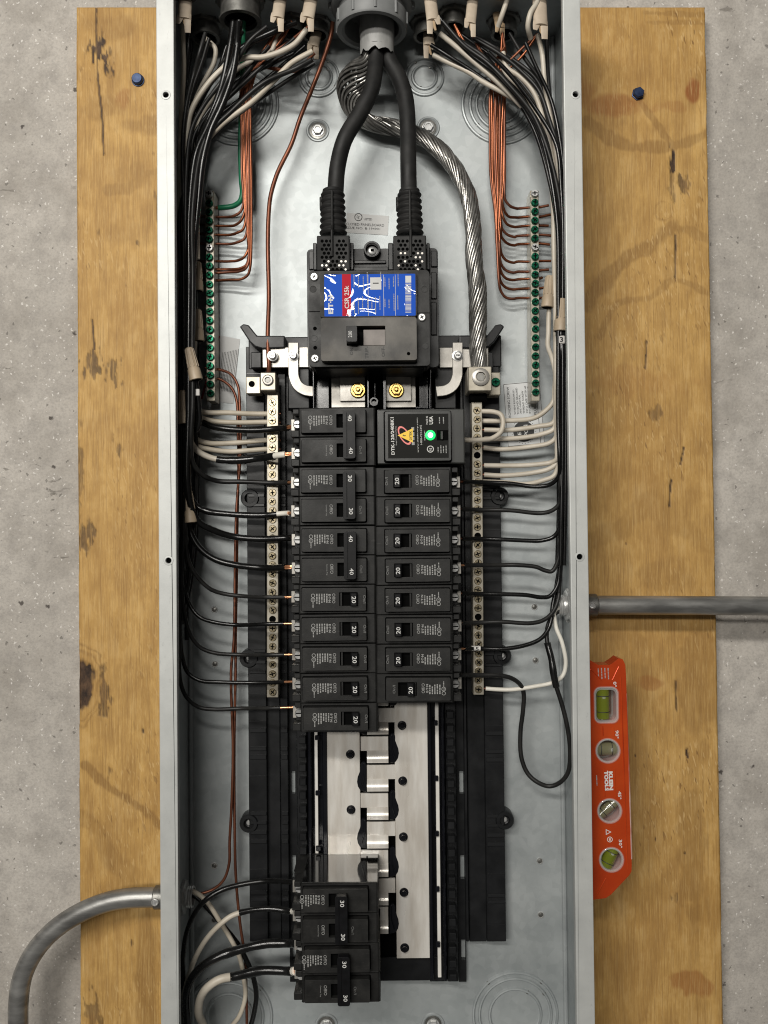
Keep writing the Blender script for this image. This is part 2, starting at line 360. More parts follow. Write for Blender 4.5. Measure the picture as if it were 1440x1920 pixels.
ORG = {}
def mesh_of(m_, org=(0, 0, 0), bevel=0, seg=1, smooth=35):
    o = Vector(org); me = bpy.data.meshes.new('mesh')
    me.from_pydata([B(Vector(v)-o) for v in m_.v], [], m_.f)
    if bevel:
        bm = bmesh.new(); bm.from_mesh(me); bmesh.ops.remove_doubles(bm, verts=bm.verts, dist=1e-6)
        es = [e for e in bm.edges if len(e.link_faces) == 2 and e.calc_face_angle(0) > .6]
        bmesh.ops.bevel(bm, geom=es, offset=bevel*.001, segments=seg, affect='EDGES', profile=.6, clamp_overlap=True)
        bm.to_mesh(me); bm.free()
    if smooth:
        me.polygons.foreach_set('use_smooth', [True]*len(me.polygons))
        me.set_sharp_from_angle(angle=math.radians(12 if bevel else smooth))
    me.update(); return me
def link(o, parent=None):
    COL.objects.link(o)
    if parent is not None: o.parent = parent
    return o
def obj(name, m_, mat, parent=None, bevel=0, seg=1, smooth=35, kind=None, label=None):
    org = ORG[parent.name] if parent is not None else Vector((0, 0, 0))
    me = mesh_of(m_, org, bevel, seg, smooth); me.materials.append(MATS[mat])
    o = bpy.data.objects.new(name, me); link(o, parent); ORG[o.name] = Vector(org)
    if kind: o['kind'] = kind
    if label: o['label'] = label
    return o
def thing(name, label, cat, loc, group=None):
    o = bpy.data.objects.new(name, None); o.empty_display_size = .005; link(o); o.location = B(loc); ORG[o.name] = Vector(loc)
    o['label'] = label; o['category'] = cat
    if group: o['group'] = group
    return o
def piece(name, me, loc, parent, rot=0):
    """a shared mesh set at loc (mm) facing the room"""
    o = bpy.data.objects.new(name, me); link(o, parent); o.location = B(Vector(loc)-ORG[parent.name]); o.rotation_euler = (0, -rot, 0)
    ORG[o.name] = Vector(loc); return o
def solo(name, m_, mat, label, cat, group=None, bevel=0, seg=1, smooth=35):
    """a thing that is one mesh; its origin at its first point"""
    org = Vector(m_.v[0]); me = mesh_of(m_, org, bevel, seg, smooth); me.materials.append(MATS[mat])
    o = bpy.data.objects.new(name, me); link(o); o.location = B(org); ORG[o.name] = org
    o['label'] = label; o['category'] = cat
    if group: o['group'] = group
    return o
def copy_tree(o, parent=None):
    c = o.copy(); link(c, parent); ORG[c.name] = ORG[o.name]
    for ch in [x for x in o.children]: copy_tree(ch, c)
    return c
TXT = {}
def textmesh(s, bold):
    if (s, bold) in TXT: return TXT[s, bold]
    cu = bpy.data.curves.new('t', 'FONT'); cu.body = s; cu.size = 1; cu.align_x = 'CENTER'; cu.align_y = 'CENTER'; cu.resolution_u = 2
    cu.offset = bold
    ob = bpy.data.objects.new('t', cu); me = ob.to_mesh()
    vs = [tuple(v.co) for v in me.vertices]; fs = [tuple(p.vertices) for p in me.polygons]
    ob.to_mesh_clear(); bpy.data.objects.remove(ob); bpy.data.curves.remove(cu)
    xs = [v[0] for v in vs]; ys = [v[1] for v in vs]
    cx, cy = (min(xs)+max(xs))/2, (min(ys)+max(ys))/2
    TXT[s, bold] = ([(v[0]-cx, v[1]-cy) for v in vs], fs, max(xs)-min(xs), max(ys)-min(ys)); return TXT[s, bold]
def tx(m_, s, c, h, length, height, rot=0, bold=.0):
    """flat lettering: centred at c=(X,Z), 'length' along the reading direction, 'height' across (mm)"""
    vs, fs, w, hh = textmesh(s, bold); sx, sy = length/w, height/hh; ca, sa = math.cos(math.radians(rot)), math.sin(math.radians(rot))
    return m_.add([(c[0]+x*sx*ca-y*sy*sa, c[1]+x*sx*sa+y*sy*ca, h) for x, y in vs], fs)
def text(name, s, c, h, length, height, rot, mat, parent, bold=.0):
    return obj(name, tx(M(), s, c, h, length, height, rot, bold), mat, parent, smooth=0)
def dashes(m_, c, h, length, width, rot, rnd, fill=.8):
    """a line of print too small to read"""
    ca, sa = math.cos(math.radians(rot)), math.sin(math.radians(rot)); t = -length/2
    while t < length/2-.3:
        w = min(rnd.uniform(.5, 2.2)*width, length/2-t)
        q = [(t, -width/2), (t+w, -width/2), (t+w, width/2), (t, width/2)]
        m_.add([(c[0]+x*ca-y*sa, c[1]+x*sa+y*ca, h) for x, y in q], [(0, 1, 2, 3)]); t += w+width*rnd.uniform(.25, .6)
    return m_
def ring(m_, c, r0, r1, h0, h1, n=32, x=1.0):
    """a flat ring standing proud, h0 to h1, between radii r0 < r1"""
    return m_.lathe((c[0], c[1], 0), [(r1, h0), (r1, h1), (r0, h1), (r0, h0)], n=n, caps=False)
ORD = ['first', 'second', 'third', 'fourth', 'fifth', 'sixth', 'seventh', 'eighth', 'ninth', 'tenth', 'eleventh', 'twelfth']
# ================================================================== setting: the concrete wall
wall = obj('wall', M().box(-2500, 2500, -2200, 2200, -60, -22), 'concrete'); wall['kind'] = 'structure'

# ================================================================== plywood backboard
tl, tr, br, bl = P(144, 14, PLY_H), P(1321, 14, PLY_H), P(1358.5, 2130, PLY_H), P(152.8, 2130, PLY_H)
board = thing('plywood_board', 'tan plywood backboard with knots, standing behind the steel panel box', 'board', (0, bl.y, -21))
edge = []
for a, e, n in ((tl, tr, 1), (tr, br, 1), (br, bl, 1), (bl, tl, 1)):
    for i in range(n): edge.append((a.lerp(e, i/n).x, a.lerp(e, i/n).y))
def value_noise(x, z, seed):
    rs = np.random.RandomState(seed); g = rs.rand(64, 64)
    xi, zi = np.floor(x).astype(int), np.floor(z).astype(int); fx, fz = x-xi, z-zi
    fx, fz = fx*fx*(3-2*fx), fz*fz*(3-2*fz); G = lambda a, c_: g[a % 64, c_ % 64]
    return (G(xi, zi)*(1-fx)+G(xi+1, zi)*fx)*(1-fz)+(G(xi, zi+1)*(1-fx)+G(xi+1, zi+1)*fx)*fz-.5
def fbm(x, z, seed): return value_noise(x, z, seed)+.5*value_noise(x*2.1, z*2.1, seed+1)+.25*value_noise(x*4.3, z*4.3, seed+2)
us = np.concatenate([np.linspace(0, .142, 76), np.linspace(.16, .78, 8), np.linspace(.795, 1, 112)])
ws_ = np.linspace(0, 1, 860)
U, Wv = np.meshgrid(us, ws_)
gx = (tl.x*(1-U)+tr.x*U)*(1-Wv)+(bl.x*(1-U)+br.x*U)*Wv; gz = (tl.y*(1-U)+tr.y*U)*(1-Wv)+(bl.y*(1-U)+br.y*U)*Wv
# ragged sawn edges
gx = gx+np.where((U == 0) | (U == 1), fbm(gz/9, gz*0, 5)*1.0, 0)
fd, fr, fl_ = np.zeros_like(gx), np.zeros_like(gx), np.zeros_like(gx)
jfib = fbm(gx/3.0, gz/11, 21); jiso = fbm(gx/14, gz/14, 31)
def blot(F, px, py, rx, ry, amt, rough=1.6, soft=.5, jn=None):
    q = P(px, py, PLY_H); d = np.hypot((gx-q.x)/(rx*.52), (gz-q.y)/(ry*.52))+(jfib if jn is None else jn)*rough
    k = np.clip((1-d)/soft, 0, 1); np.maximum(F, k*k*(3-2*k)*amt, out=F)
def streak(F, pts, w, amt, wob=1.0):
    P3 = smoothpath([P(x, y, PLY_H) for x, y in pts], 5)
    for a, e in zip(P3[:-1], P3[1:]):
        L = (e-a).length
        if L < 1e-6: continue
        ux, uz = (e.x-a.x)/L, (e.y-a.y)/L; t = np.clip((gx-a.x)*ux+(gz-a.y)*uz, 0, L)
        d = np.hypot(gx-a.x-t*ux, gz-a.y-t*uz)+jiso*w*.35*wob+jfib*w*.18*wob
        k = np.clip((1-d/(w*.52))*2.6, 0, 1); np.maximum(F, k*amt, out=F)
for a in [(185, 92, 24, 24, .9, 1.7), (205, 106, 12, 26, .85, 1.6), (175, 680, 30, 20, .7, 1.8), (210, 700, 18, 22, .6, 1.8), (222, 838, 14, 16, .6, 1.4),
          (160, 1010, 20, 26, .65, 1.9), (150, 880, 8, 80, .5, 1.2), (196, 1300, 14, 32, .65, 1.8), (175, 1905, 20, 30, .55, 1.8),
          (208, 1445, 10, 10, .5, 1.6), (268, 1370, 5, 5, .8, 1.0), (247, 1768, 4, 8, .8, .8), (297, 385, 12, 26, .45, 1.4),
          (1262, 305, 9, 26, .95, 1.2), (1280, 345, 14, 16, .7, 1.6), (1262, 345, 9, 30, .5, 1.6),
          (1291, 1412, 9, 8, .9, 1.8), (1268, 1310, 4, 22, .7, 1.4), (1191, 1417, 3, 4, .9, .4), (1229, 1574, 3, 5, .9, .4), (1232, 775, 12, 12, .5, 1.8),
          (1284, 1600, 3, 3, .8, .4), (1262, 1685, 10, 8, .5, 1.6), (1174, 1020, 3, 3, .8, .3), (1302, 60, 3, 6, .7, .4), (288, 288, 3, 4, .7, .3), (258, 455, 8, 5, .6, 1.4), (185, 440, 6, 16, .5, 1.5)]:
    blot(fd, a[0], a[1], a[2]*.8, a[3]*1.15, min(1, a[4]*1.1), a[5])
blot(fd, 146, 1281, 33, 52, 1.0, .30, .2, jiso+jfib*.5)
for r_ in (1.35, 1.62):
    q = P(146, 1281, PLY_H); d_ = np.hypot((gx-q.x)/(30*.52), (gz-q.y)/(48*.52))+jiso*.35; np.maximum(fl_, np.clip(1-np.abs(d_-r_)*9, 0, 1)*.7, out=fl_)
for a in [(1300, 172, 15, 24, .95, .6), (232, 190, 17, 26, .45, .7), (1150, 196, 74, 26, .62, .3), (1180, 205, 30, 16, .4, .3), (1255, 200, 42, 14, .35, .7), (1096, 180, 26, 36, .4, .5), (1215, 1282, 28, 14, .5, .9), (1290, 1845, 48, 22, .6, 1.0), (1190, 720, 100, 30, .15, 1.0)]:
    blot(fr, *a, .5, jiso)
for a in [(215, 50, 72, 32, .45, .4), (270, 235, 62, 22, .5, .5), (200, 205, 60, 26, .35, .7), (262, 330, 60, 30, .30, .6), (275, 1850, 24, 190, .6, .3, .3), (1310, 1280, 46, 130, .5, .5, .3),
          (1250, 1085, 60, 40, .35, .6), (1300, 1600, 32, 140, .5, .5, .3), (1255, 960, 40, 50, .3, .7), (245, 440, 70, 26, .25, .8), (148, 1283, 38, 64, .5, .6), (1243, 395, 20, 22, .5, .25, .2), (250, 1300, 70, 90, .2, .8)]:
    blot(fl_, *a[:6], a[6] if len(a) > 6 else .5, jiso)
q = P(1245, 395, PLY_H); fl_[np.hypot((gx-q.x)/8, (gz-q.y)/8.5) < 1] *= .1
for pts, w, amt in [([(1100, 225), (1145, 262), (1200, 278), (1258, 275), (1330, 250)], 13, .6), ([(1200, 190), (1232, 235), (1258, 268)], 7, .6),
                    ([(1262, 425), (1225, 455), (1165, 490), (1125, 540), (1096, 575)], 16, .65), ([(1330, 450), (1290, 432), (1262, 425)], 9, .45), ([(1340, 555), (1262, 525), (1225, 555), (1160, 570), (1125, 630)], 8, .5),
                    ([(160, 1435), (190, 1465), (230, 1492), (270, 1520), (302, 1548)], 11, .75), ([(152, 1530), (185, 1560), (205, 1600), (245, 1650), (240, 1700)], 20, .45),
                    ([(1210, 24), (1320, 28)], 6, .5), ([(1215, 42), (1320, 42)], 5, .4), ([(205, 355), (250, 350), (265, 330), (302, 320)], 12, .45), ([(1110, 1015), (1180, 975), (1225, 930), (1270, 980), (1330, 1030)], 22, .3), ([(1130, 1190), (1195, 1200), (1220, 1270)], 14, .25)]:
    streak(fl_, pts, w, amt)
for pts in [[(180, 16), (181, 70), (184, 150), (191, 215), (195, 290)], [(1266, 440), (1266, 520)], [(173, 600), (177, 655)], [(1212, 640), (1210, 690)], [(1258, 900), (1255, 950)], [(1282, 840), (1276, 870)]]:
    streak(fd, pts, 2.4, .9, .8)
ny, nx = gx.shape; nv = nx*ny
org = ORG[board.name]
co = np.empty((nv+4, 3)); co[:nv, 0] = (gx.ravel()-org.x)*.001; co[:nv, 2] = (gz.ravel()-org.y)*.001
co[:nv, 1] = -(PLY_H-org.z+fbm(gx/5, gz/40, 8).ravel()*.12-fd.ravel()*.35)*.001
for i, p in enumerate((tl, tr, br, bl)): co[nv+i] = ((p.x-org.x)*.001, -(-7-org.z)*.001, (p.y-org.y)*.001)
idx = np.arange(nv).reshape(ny, nx)
quads = np.stack([idx[:-1, :-1], idx[1:, :-1], idx[1:, 1:], idx[:-1, 1:]], -1).reshape(-1, 4)
me = bpy.data.meshes.new('mesh'); me.vertices.add(nv+4); me.vertices.foreach_set('co', co.ravel())
sides = [list(idx[:, 0][::-1])+[nv+0, nv+3], list(idx[:, -1])+[nv+2, nv+1], [int(idx[0, 0])]+list(idx[0, 1:])+[nv+1, nv+0], list(idx[-1, ::-1])+[nv+3, nv+2]]
loops = np.concatenate([quads.ravel()]+[np.array(s_) for s_ in sides]); me.loops.add(len(loops)); me.loops.foreach_set('vertex_index', loops.astype(np.int32))
starts = np.concatenate([np.arange(len(quads))*4, len(quads)*4+np.cumsum([0]+[len(s_) for s_ in sides[:-1]])]); me.polygons.add(len(starts)); me.polygons.foreach_set('loop_start', starts.astype(np.int32))
me.update(calc_edges=True); me.validate()
at_ = me.color_attributes.new('features', 'FLOAT_COLOR', 'POINT'); ca = np.zeros((nv+4, 4), np.float32)
ca[:nv, 0], ca[:nv, 1], ca[:nv, 2] = fd.ravel(), fr.ravel(), fl_.ravel(); at_.data.foreach_set('color', ca.ravel())
me.materials.append(MATS['plywood']); o = bpy.data.objects.new('face_veneer', me); link(o, board); ORG[o.name] = org
obj('core_plies', M().prism([(p[0]*.9994, p[1]*.9996) for p in edge], -21.5, -7.1), 'ply_edge', board)
for bx_, by_, r in ((258, 149, 5.4), (1197, 175, 5.6)):
    c = P(bx_, by_, -1)
    obj('bolt', M().lathe((c.x, c.y, 0), [(r+.9, -3.2), (r+.8, -2.0), (r, -1.8), (r, 1.2), (r-.9, 2.2)], n=28 if bx_ < 700 else 6, start=.3), 'bolt_blue', board)

# ================================================================== the steel box
RIM = 100.0
XL, XR = PX(297.5, 960, RIM), PX(1101.5, 960, RIM)
ZT, ZB = PZ(700, 70, 0), PZ(700, 2010, 0)
LI, RI = PX(330.5, 960, RIM), PX(1068.5, 960, RIM)
box = thing('panel_box', 'tall open galvanised steel electrical panel box on the plywood', 'panel box', ((XL+XR)/2, ZB, 0))
T = 1.4
obj('back_panel', M().box(XL, XR, ZB, ZT, -T, 0), 'galv', box)
obj('side_wall', M().box(XL, XL+T, ZB, ZT, 0, RIM-T), 'galv', box)
obj('side_wall', M().box(XR-T, XR, ZB, ZT, 0, RIM-T), 'galv', box)
obj('top_wall', M().box(XL+T, XR-T, ZT-T, ZT, 0, RIM), 'galv', box)
obj('bottom_wall', M().box(XL+T, XR-T, ZB, ZB+T, 0, RIM), 'galv', box)
for s, x0, x1 in ((-1, XL-.2, LI), (1, RI, XR+.2)):
    holes = []; hp = []
    for px_, py_ in (((311, 178), (316, 1051)) if s < 0 else ((1079, 177), (1087, 1044))):
        c = P(px_, py_, RIM); holes.append(circle(c.x, c.y, 2.5, 16)); hp.append(c)
    lip = obj('front_lip', M().prism([(x0, ZB), (x1, ZB), (x1, ZT), (x0, ZT)], RIM-1.6, RIM, holes), 'galv_lip', box, bevel=.7, seg=2)
    # return edge of the folded lip
    obj('lip_return', M().box(x1-1.3 if s < 0 else x0, x1 if s < 0 else x0+1.3, ZB, ZT, RIM-7, RIM-1.7), 'galv_lip', box)
    for c in hp:
        obj('hole_collar', M().lathe((c.x, c.y, RIM), [(4.4, -.2), (4.0, .35), (2.7, .45), (2.3, -.6)], n=20, caps=False), 'galv_lip', lip)
        obj('hole_well', M().cyl((c.x, c.y), 2.6, RIM-6, RIM-3, 14), 'hole_dark', lip)
# inner corner seam strips
obj('corner_bend', M().tube([(XR-T-2.2, ZB+2, .2), (XR-T-2.2, ZT-2, .2)], 2.4, 10), 'galv', box)
obj('corner_bend', M().tube([(XL+T+2.2, ZB+2, .2), (XL+T+2.2, ZT-2, .2)], 2.4, 10), 'galv', box)
def knockout(cx, cy, radii, tabs):
    c = P(cx, cy, 0); k = None
    for i, r in enumerate(radii):
        r = r/1.93
        m_ = M().lathe((c.x, c.y, 0), [(r+2.0, -.05), (r+1.0, 1.6), (r-.2, 1.8), (r-1.0, .3), (r-1.9, -.05)], n=44, caps=False)
        o = obj('knockout', m_, 'galv', box) if k is None else obj('knockout_ring', m_, 'galv', k)
        k = k or o
        for t in tabs[i]:
            t = math.radians(t)
            obj('tab', M().lathe((c.x+r*math.cos(t), c.y+r*math.sin(t), 0), [(1.9, 0), (1.7, .9), (.8, 1.2)], n=10), 'zinc_dark', k)
knockout(598, 145, [36, 23], [[215, 330, 60], [210, 40]])
knockout(796, 145, [34, 22], [[215, 320, 120], [60, 250]])
knockout(445, 196, [76, 64, 52, 40], [[300, 200], [320, 100], [30], []])
knockout(941, 196, [74, 60, 48, 34], [[235, 325], [220, 60], [290], []])
knockout(430, 1906, [78, 62, 42], [[40, 120], [60], [30]])
knockout(966, 1902, [77, 66, 47], [[50, 130], [35, 200], [60]])
hexm = None
for cx, cy in ((596, 245), (803, 240), (612, 1922), (812, 1921)):
    c = P(cx, cy, 0)
    d = obj('mounting_dimple', M().lathe((c.x, c.y, 0), [(11.5, -.05), (10.6, .9), (9.6, 1.0), (8.2, .1)], n=28, caps=False), 'galv', box)
    obj('washer', M().lathe((c.x, c.y, 0), [(8.3, .05), (8.1, .55), (6.4, .75)], n=28), 'zinc_dark', d)
    obj('screw_head', M().lathe((c.x, c.y, 0), [(5.2, .7), (5.2, 3.4), (4.4, 4.2), (3.0, 4.2), (2.6, 3.4)], n=6), 'zinc', d)
    obj('screw_flange', M().lathe((c.x, c.y, 0), [(6.3, .7), (6.0, 1.4), (5.0, 1.5)], n=24), 'zinc', d)
for cx, cy in ((402, 1143), (403, 1245), (402, 1623), (402, 1725), (1002, 1138), (1004, 1238), (1012, 1614), (1014, 1715)):
    c = P(cx, cy, 0)
    r_ = obj('rivet', M().lathe((c.x, c.y, 0), [(3.3, -.05), (3.0, .8), (2.4, .8), (2.2, .2)], n=20, caps=False), 'zinc', box)
    obj('rivet_core', M().lathe((c.x, c.y, 0), [(2.3, .05), (2.0, .5), (1.0, .8)], n=14), 'zinc_dark', r_)
# side-wall knockouts that show on the right wall
for py_, r in ((1660, 13), (1775, 13), (1890, 13), (200, 16), (300, 14)):
    z = PZ(1070, py_, 45)
    obj('side_knockout', M().lathe((XR-T, z, 45), [(r, -.05), (r-.6, .8), (r-1.6, .8), (r-2.2, -.05)], axis=(-1, 0, 0), n=32, caps=False), 'galv', box)

# printed stickers on the back panel
rnd = random.Random(3)
def quad(m_, pts, h):
    return m_.prism([(p.x, p.y) for p in (P(x, y, h) for x, y in pts)], h-.15, h)
def sticker(pts, mat, name='sticker', h=.5):
    return obj(name, quad(M(), pts, h), mat, box)
s1 = sticker([(650, 399), (729, 405), (727, 441), (647, 436)], 'sticker_grey')
def pt(x, y, h): q = P(x, y, h); return (q.x, q.y)
text('lettering', 'ENCLOSED PANELBOARD', pt(680, 421, .65), .65, 42, 2.5, -3, 'print_black', s1)
text('lettering', 'ISSUE NO. B-194901', pt(680, 428, .65), .65, 34, 2.2, -3, 'print_black', s1)
text('lettering', 'LISTED', pt(690, 411, .65), .65, 8, 2.1, -3, 'print_black', s1, .01)
c = P(672, 407, .65); obj('listing_ring', ring(M(), (c.x, c.y), 3.2, 3.9, .5, .66), 'print_black', s1)
text('lettering', 'UL', (c.x, c.y), .65, 3.2, 3.0, -25, 'print_black', s1, .01)
s2 = sticker([(408, 628), (450, 636), (437, 757), (376, 749)], 'sticker_grey')
obj('red_band', quad(M(), [(408, 629), (413, 630), (380, 748), (376, 748)], .62), 'sticker_red', s2)
m_ = M()
for i in range(11):
    x0, y0 = 440-i*3.0, 690
    q = pt(444-i*2.9-1.5, 695+.2*i, .66); dashes(m_, q, .66, 42-i*.4, .5, 83, rnd)
obj('fine_print', m_, 'print_black', s2, smooth=0, kind='stuff')
s3 = sticker([(943, 720), (1012, 714), (1022, 832), (952, 838)], 'sticker_pale')
R3 = 84.5
for s, x, y, L, hgt in (('BONDING SCREW', 954, 754, 30, 2.4), ('WHEN REQUIRED', 964.5, 754, 24.5, 1.9), ('TO BOND GROUND', 970, 752, 26, 1.9), ('AND NEUTRAL,', 975.5, 757, 19.5, 1.9),
                        ('THREAD SCREW', 981, 754, 22.5, 1.9), ('INTO CASE WITH 40', 986.5, 749, 26.5, 1.9), ('IN-LBS OF TORQUE', 992, 750, 26, 1.9), ('PLUG-ON', 1003, 762, 16, 2.4)):
    text('lettering', s, pt(x, y, .65), .65, L, hgt, R3+9, 'print_black', s3, .008)
c = P(982, 809, .6); em = obj('round_emblem', M().cyl((c.x, c.y), 10.2, .5, .62, 30), 'print_black', s3)
m_ = M()
for i in range(26):
    t = 2*math.pi*i/26; m_.add([(c.x+11.6*math.cos(t)+.45*math.cos(k), c.y+11.6*math.sin(t)+.45*math.sin(k), .64) for k in (0, 1.57, 3.14, 4.71)], [(0, 1, 2, 3)])
obj('emblem_dots', m_, 'print_black', s3, smooth=0, kind='stuff')
text('lettering', 'E', (c.x-4.2, c.y-2.0), .75, 2.6, 3.4, 95, 'print_white', s3, .02); text('lettering', 'PON', (c.x+2.2, c.y+1.2), .75, 10.5, 4.0, 95, 'print_white', s3, .02)
m_ = M()
for a, e in (((944, 721), (953, 837)), ((944, 721), (1011, 715)), ((953, 837), (1021, 831)), ((1011, 715), (1021, 831)), ((1004, 716), (1014, 832))):
    p, q = P(*a, .66), P(*e, .66); d = (q-p).normalized(); n_ = Vector((-d.y, d.x, 0))*.22
    m_.add([p+n_, p-n_, q-n_, q+n_], [(0, 1, 2, 3)])
obj('border_lines', m_, 'print_black', s3, smooth=0)

# ================================================================== black moulded base with the bus bars
base = thing('bus_base', 'black plastic bus base with bare silver bus plates, under the breakers', 'bus base', (PX(705, 1300, 3), PZ(705, 1840, 3), 2))
def strip(name, x0, x1, y0, y1, h0, h1, mat='base_black', bev=.5, par=base, slope=.0075):
    """a long vertical strip given at y=1400 in the photo"""
    a, e = P(x0, 1400, h1), P(x1, 1400, h1)
    return obj(name, M().box(a.x, e.x, PZ(x0, y1, h1), PZ(x0, y0, h1), h0, h1), mat, par, bevel=bev)
for s, lay in (('l', [(466, 500, 14), (500.6, 525, 8.5), (525.6, 540, 13)]), ('r', [(909, 944.5, 14), (876, 908.4, 8.5), (870, 875.4, 13)])):
    for x0, x1, h in lay: strip('side_rail', x0, x1, 650, 1766, 1, h)
for s, xs in (('l', (540.5, 556, 545, 553)), ('r', (855, 869.5, 860, 868.5))):     # webs with open windows
    wins = [(1446, 1488), (1604, 1648), (1762, 1800)]
    hol = [(PX(xs[2], 1400, 6), PX(xs[3], 1400, 6), PZ(xs[2], b_, 6), PZ(xs[2], a_, 6)) for a_, b_ in wins]
    x0, x1 = PX(xs[0], 1400, 6), PX(xs[1], 1400, 6)
    obj('window_web', M().prism([(x0, PZ(xs[0], 1841, 6)), (x1, PZ(xs[0], 1841, 6)), (x1, PZ(xs[0], 650, 6)), (x0, PZ(xs[0], 650, 6))], 1, 6, [[(a_, c_), (b_, c_), (b_, d_), (a_, d_)] for a_, b_, c_, d_ in hol]), 'base_black', base)
    for a_, b_, c_, d_ in hol: obj('window_steel', M().box(a_, b_, c_, d_, .2, .6), 'galv', base)  # galvanised steel, as the back panel, showing through the window
strip('hook_rail', 556.5, 575, 765, 1841, 1, 18); strip('hook_rail', 835, 854.5, 765, 1841, 1, 18)
strip('inner_channel', 575.5, 614, 765, 1841, 1, 13, 'base_gloss'); strip('inner_channel', 801.5, 834.5, 765, 1841, 1, 13, 'base_gloss')
strip('insulating_strip', 589.5, 595.5, 1370, 1700, 13.1, 20, 'strip_white', .3); strip('insulating_strip', 816.5, 823, 1312, 1833, 13.1, 20, 'strip_white', .3)
strip('channel_wall', 604, 613, 1370, 1841, 13.1, 25, 'base_gloss', .8); strip('channel_wall', 803, 809, 1312, 1841, 13.1, 25, 'base_gloss', .8)
strip('channel_wall', 577, 583, 1370, 1841, 13.1, 27, 'base_gloss', .8); strip('channel_wall', 828, 833, 1312, 1841, 13.1, 27, 'base_gloss', .8)
strip('bottom_tray', 575.5, 834.5, 1797, 1841, 1, 16, 'base_black'); strip('floor_plate', 614.5, 801, 765, 1796, 1, 14, 'slot_black', 0)
for y in range(1330, 1830, 26):
    strip('hook', 560, 573, y, y+13, 18.1, 27); strip('hook', 838, 851, y+4, y+17, 18.1, 27)
for y in range(1345, 1830, 104):
    strip('strip_clip', 590.5, 600, y+34, y+43, 20.1, 23, 'base_gloss'); strip('strip_clip', 813, 821, y+6, y+16, 20.1, 23, 'base_gloss')
for ys in ((1366, 1374), (1401, 1408), (1416, 1424), (1523, 1529), (1541, 1546), (1558, 1565), (1575, 1582), (1672, 1678), (1684, 1690), (905, 911), (926, 932), (944, 950), (1218, 1224), (1239, 1245), (1258, 1263)):
    strip('cross_rib', 468, 499, ys[0], ys[1], 14.05, 15.6, 'rib_black', .4); strip('cross_rib', 527, 539, ys[0], ys[1], 13.05, 14.6, 'rib_black', .3)
    strip('cross_rib', 911, 943, ys[0]+5, ys[1]+5, 14.05, 15.6, 'rib_black', .4)
for y in (700, 800, 985, 1080, 1300, 1352, 1455, 1630, 1725):
    strip('seam_line', 467, 499, y, y+1.2, 14.02, 14.5, 'rib_black', 0); strip('seam_line', 910, 944, y+8, y+9.2, 14.02, 14.5, 'rib_black', 0)
for cx, cy in ((468, 934), (937, 930), (466, 1235), (942, 1230), (466, 1545), (947, 1539)):
    c = P(cx, cy, 16); s = -1 if cx < 700 else 1
    ear = obj('mounting_ear', M().lathe((c.x, c.y, 0), [(8.8, .5), (8.8, 14.5), (8.0, 16), (5.0, 16), (4.2, 12), (3.0, 11.5)], n=28), 'base_black', base)
    obj('ear_screw', M().lathe((c.x, c.y, 0), [(2.7, 11.4), (2.6, 13), (1.6, 13.8)], n=16), 'zinc', ear)
# head of the base: cross plate, prongs, dividers
hd = M().pbox(466, 630, 940, 690, 1, 15)
obj('head_plate', hd, 'base_black', base, bevel=1)
for sx in (0, 1):
    q = (lambda x: x) if not sx else (lambda x: 1395-x)
    pr = [pt(q(x), y, 34) for x, y in ((449, 612), (456, 607), (466, 609), (482, 629), (534, 629), (534, 652), (492, 654), (478, 650), (468, 641))]
    obj('prong', M().prism(pr, 15.1, 34), 'base_black', base, bevel=1.2, seg=2)
    obj('head_block', M().pbox(q(470), 660, q(490), 690, 15.1, 28), 'base_black', base, bevel=.8)
    obj('head_block', M().pbox(q(540), 690, q(580), 766, 10, 26), 'base_black', base, bevel=.8)
    obj('head_wall', M().pbox(q(586), 690, q(589), 768, 10, 50), 'base_gloss', base, bevel=.5)
    obj('head_wall', M().pbox(q(592), 705, q(617), 766, 10, 30), 'base_gloss', base, bevel=.5)
for x0, x1, h in ((688, 692, 46), (702, 704, 40), (718, 724, 46)): obj('divider', M().pbox(x0, 694, x1, 768, 8, h), 'base_gloss', base, bevel=.4)
obj('divider_block', M().pbox(690, 690, 722, 704, 8, 42), 'base_black', base, bevel=.5)
c = P(701, 753, 46); obj('divider_post', M().lathe((c.x, c.y, 0), [(4.2, 8), (4.2, 45), (3.9, 46), (2.5, 46), (2.3, 40)], n=20), 'base_gloss', base)
obj('head_floor', M().pbox(540, 688, 870, 768, .5, 7), 'slot_black', base)
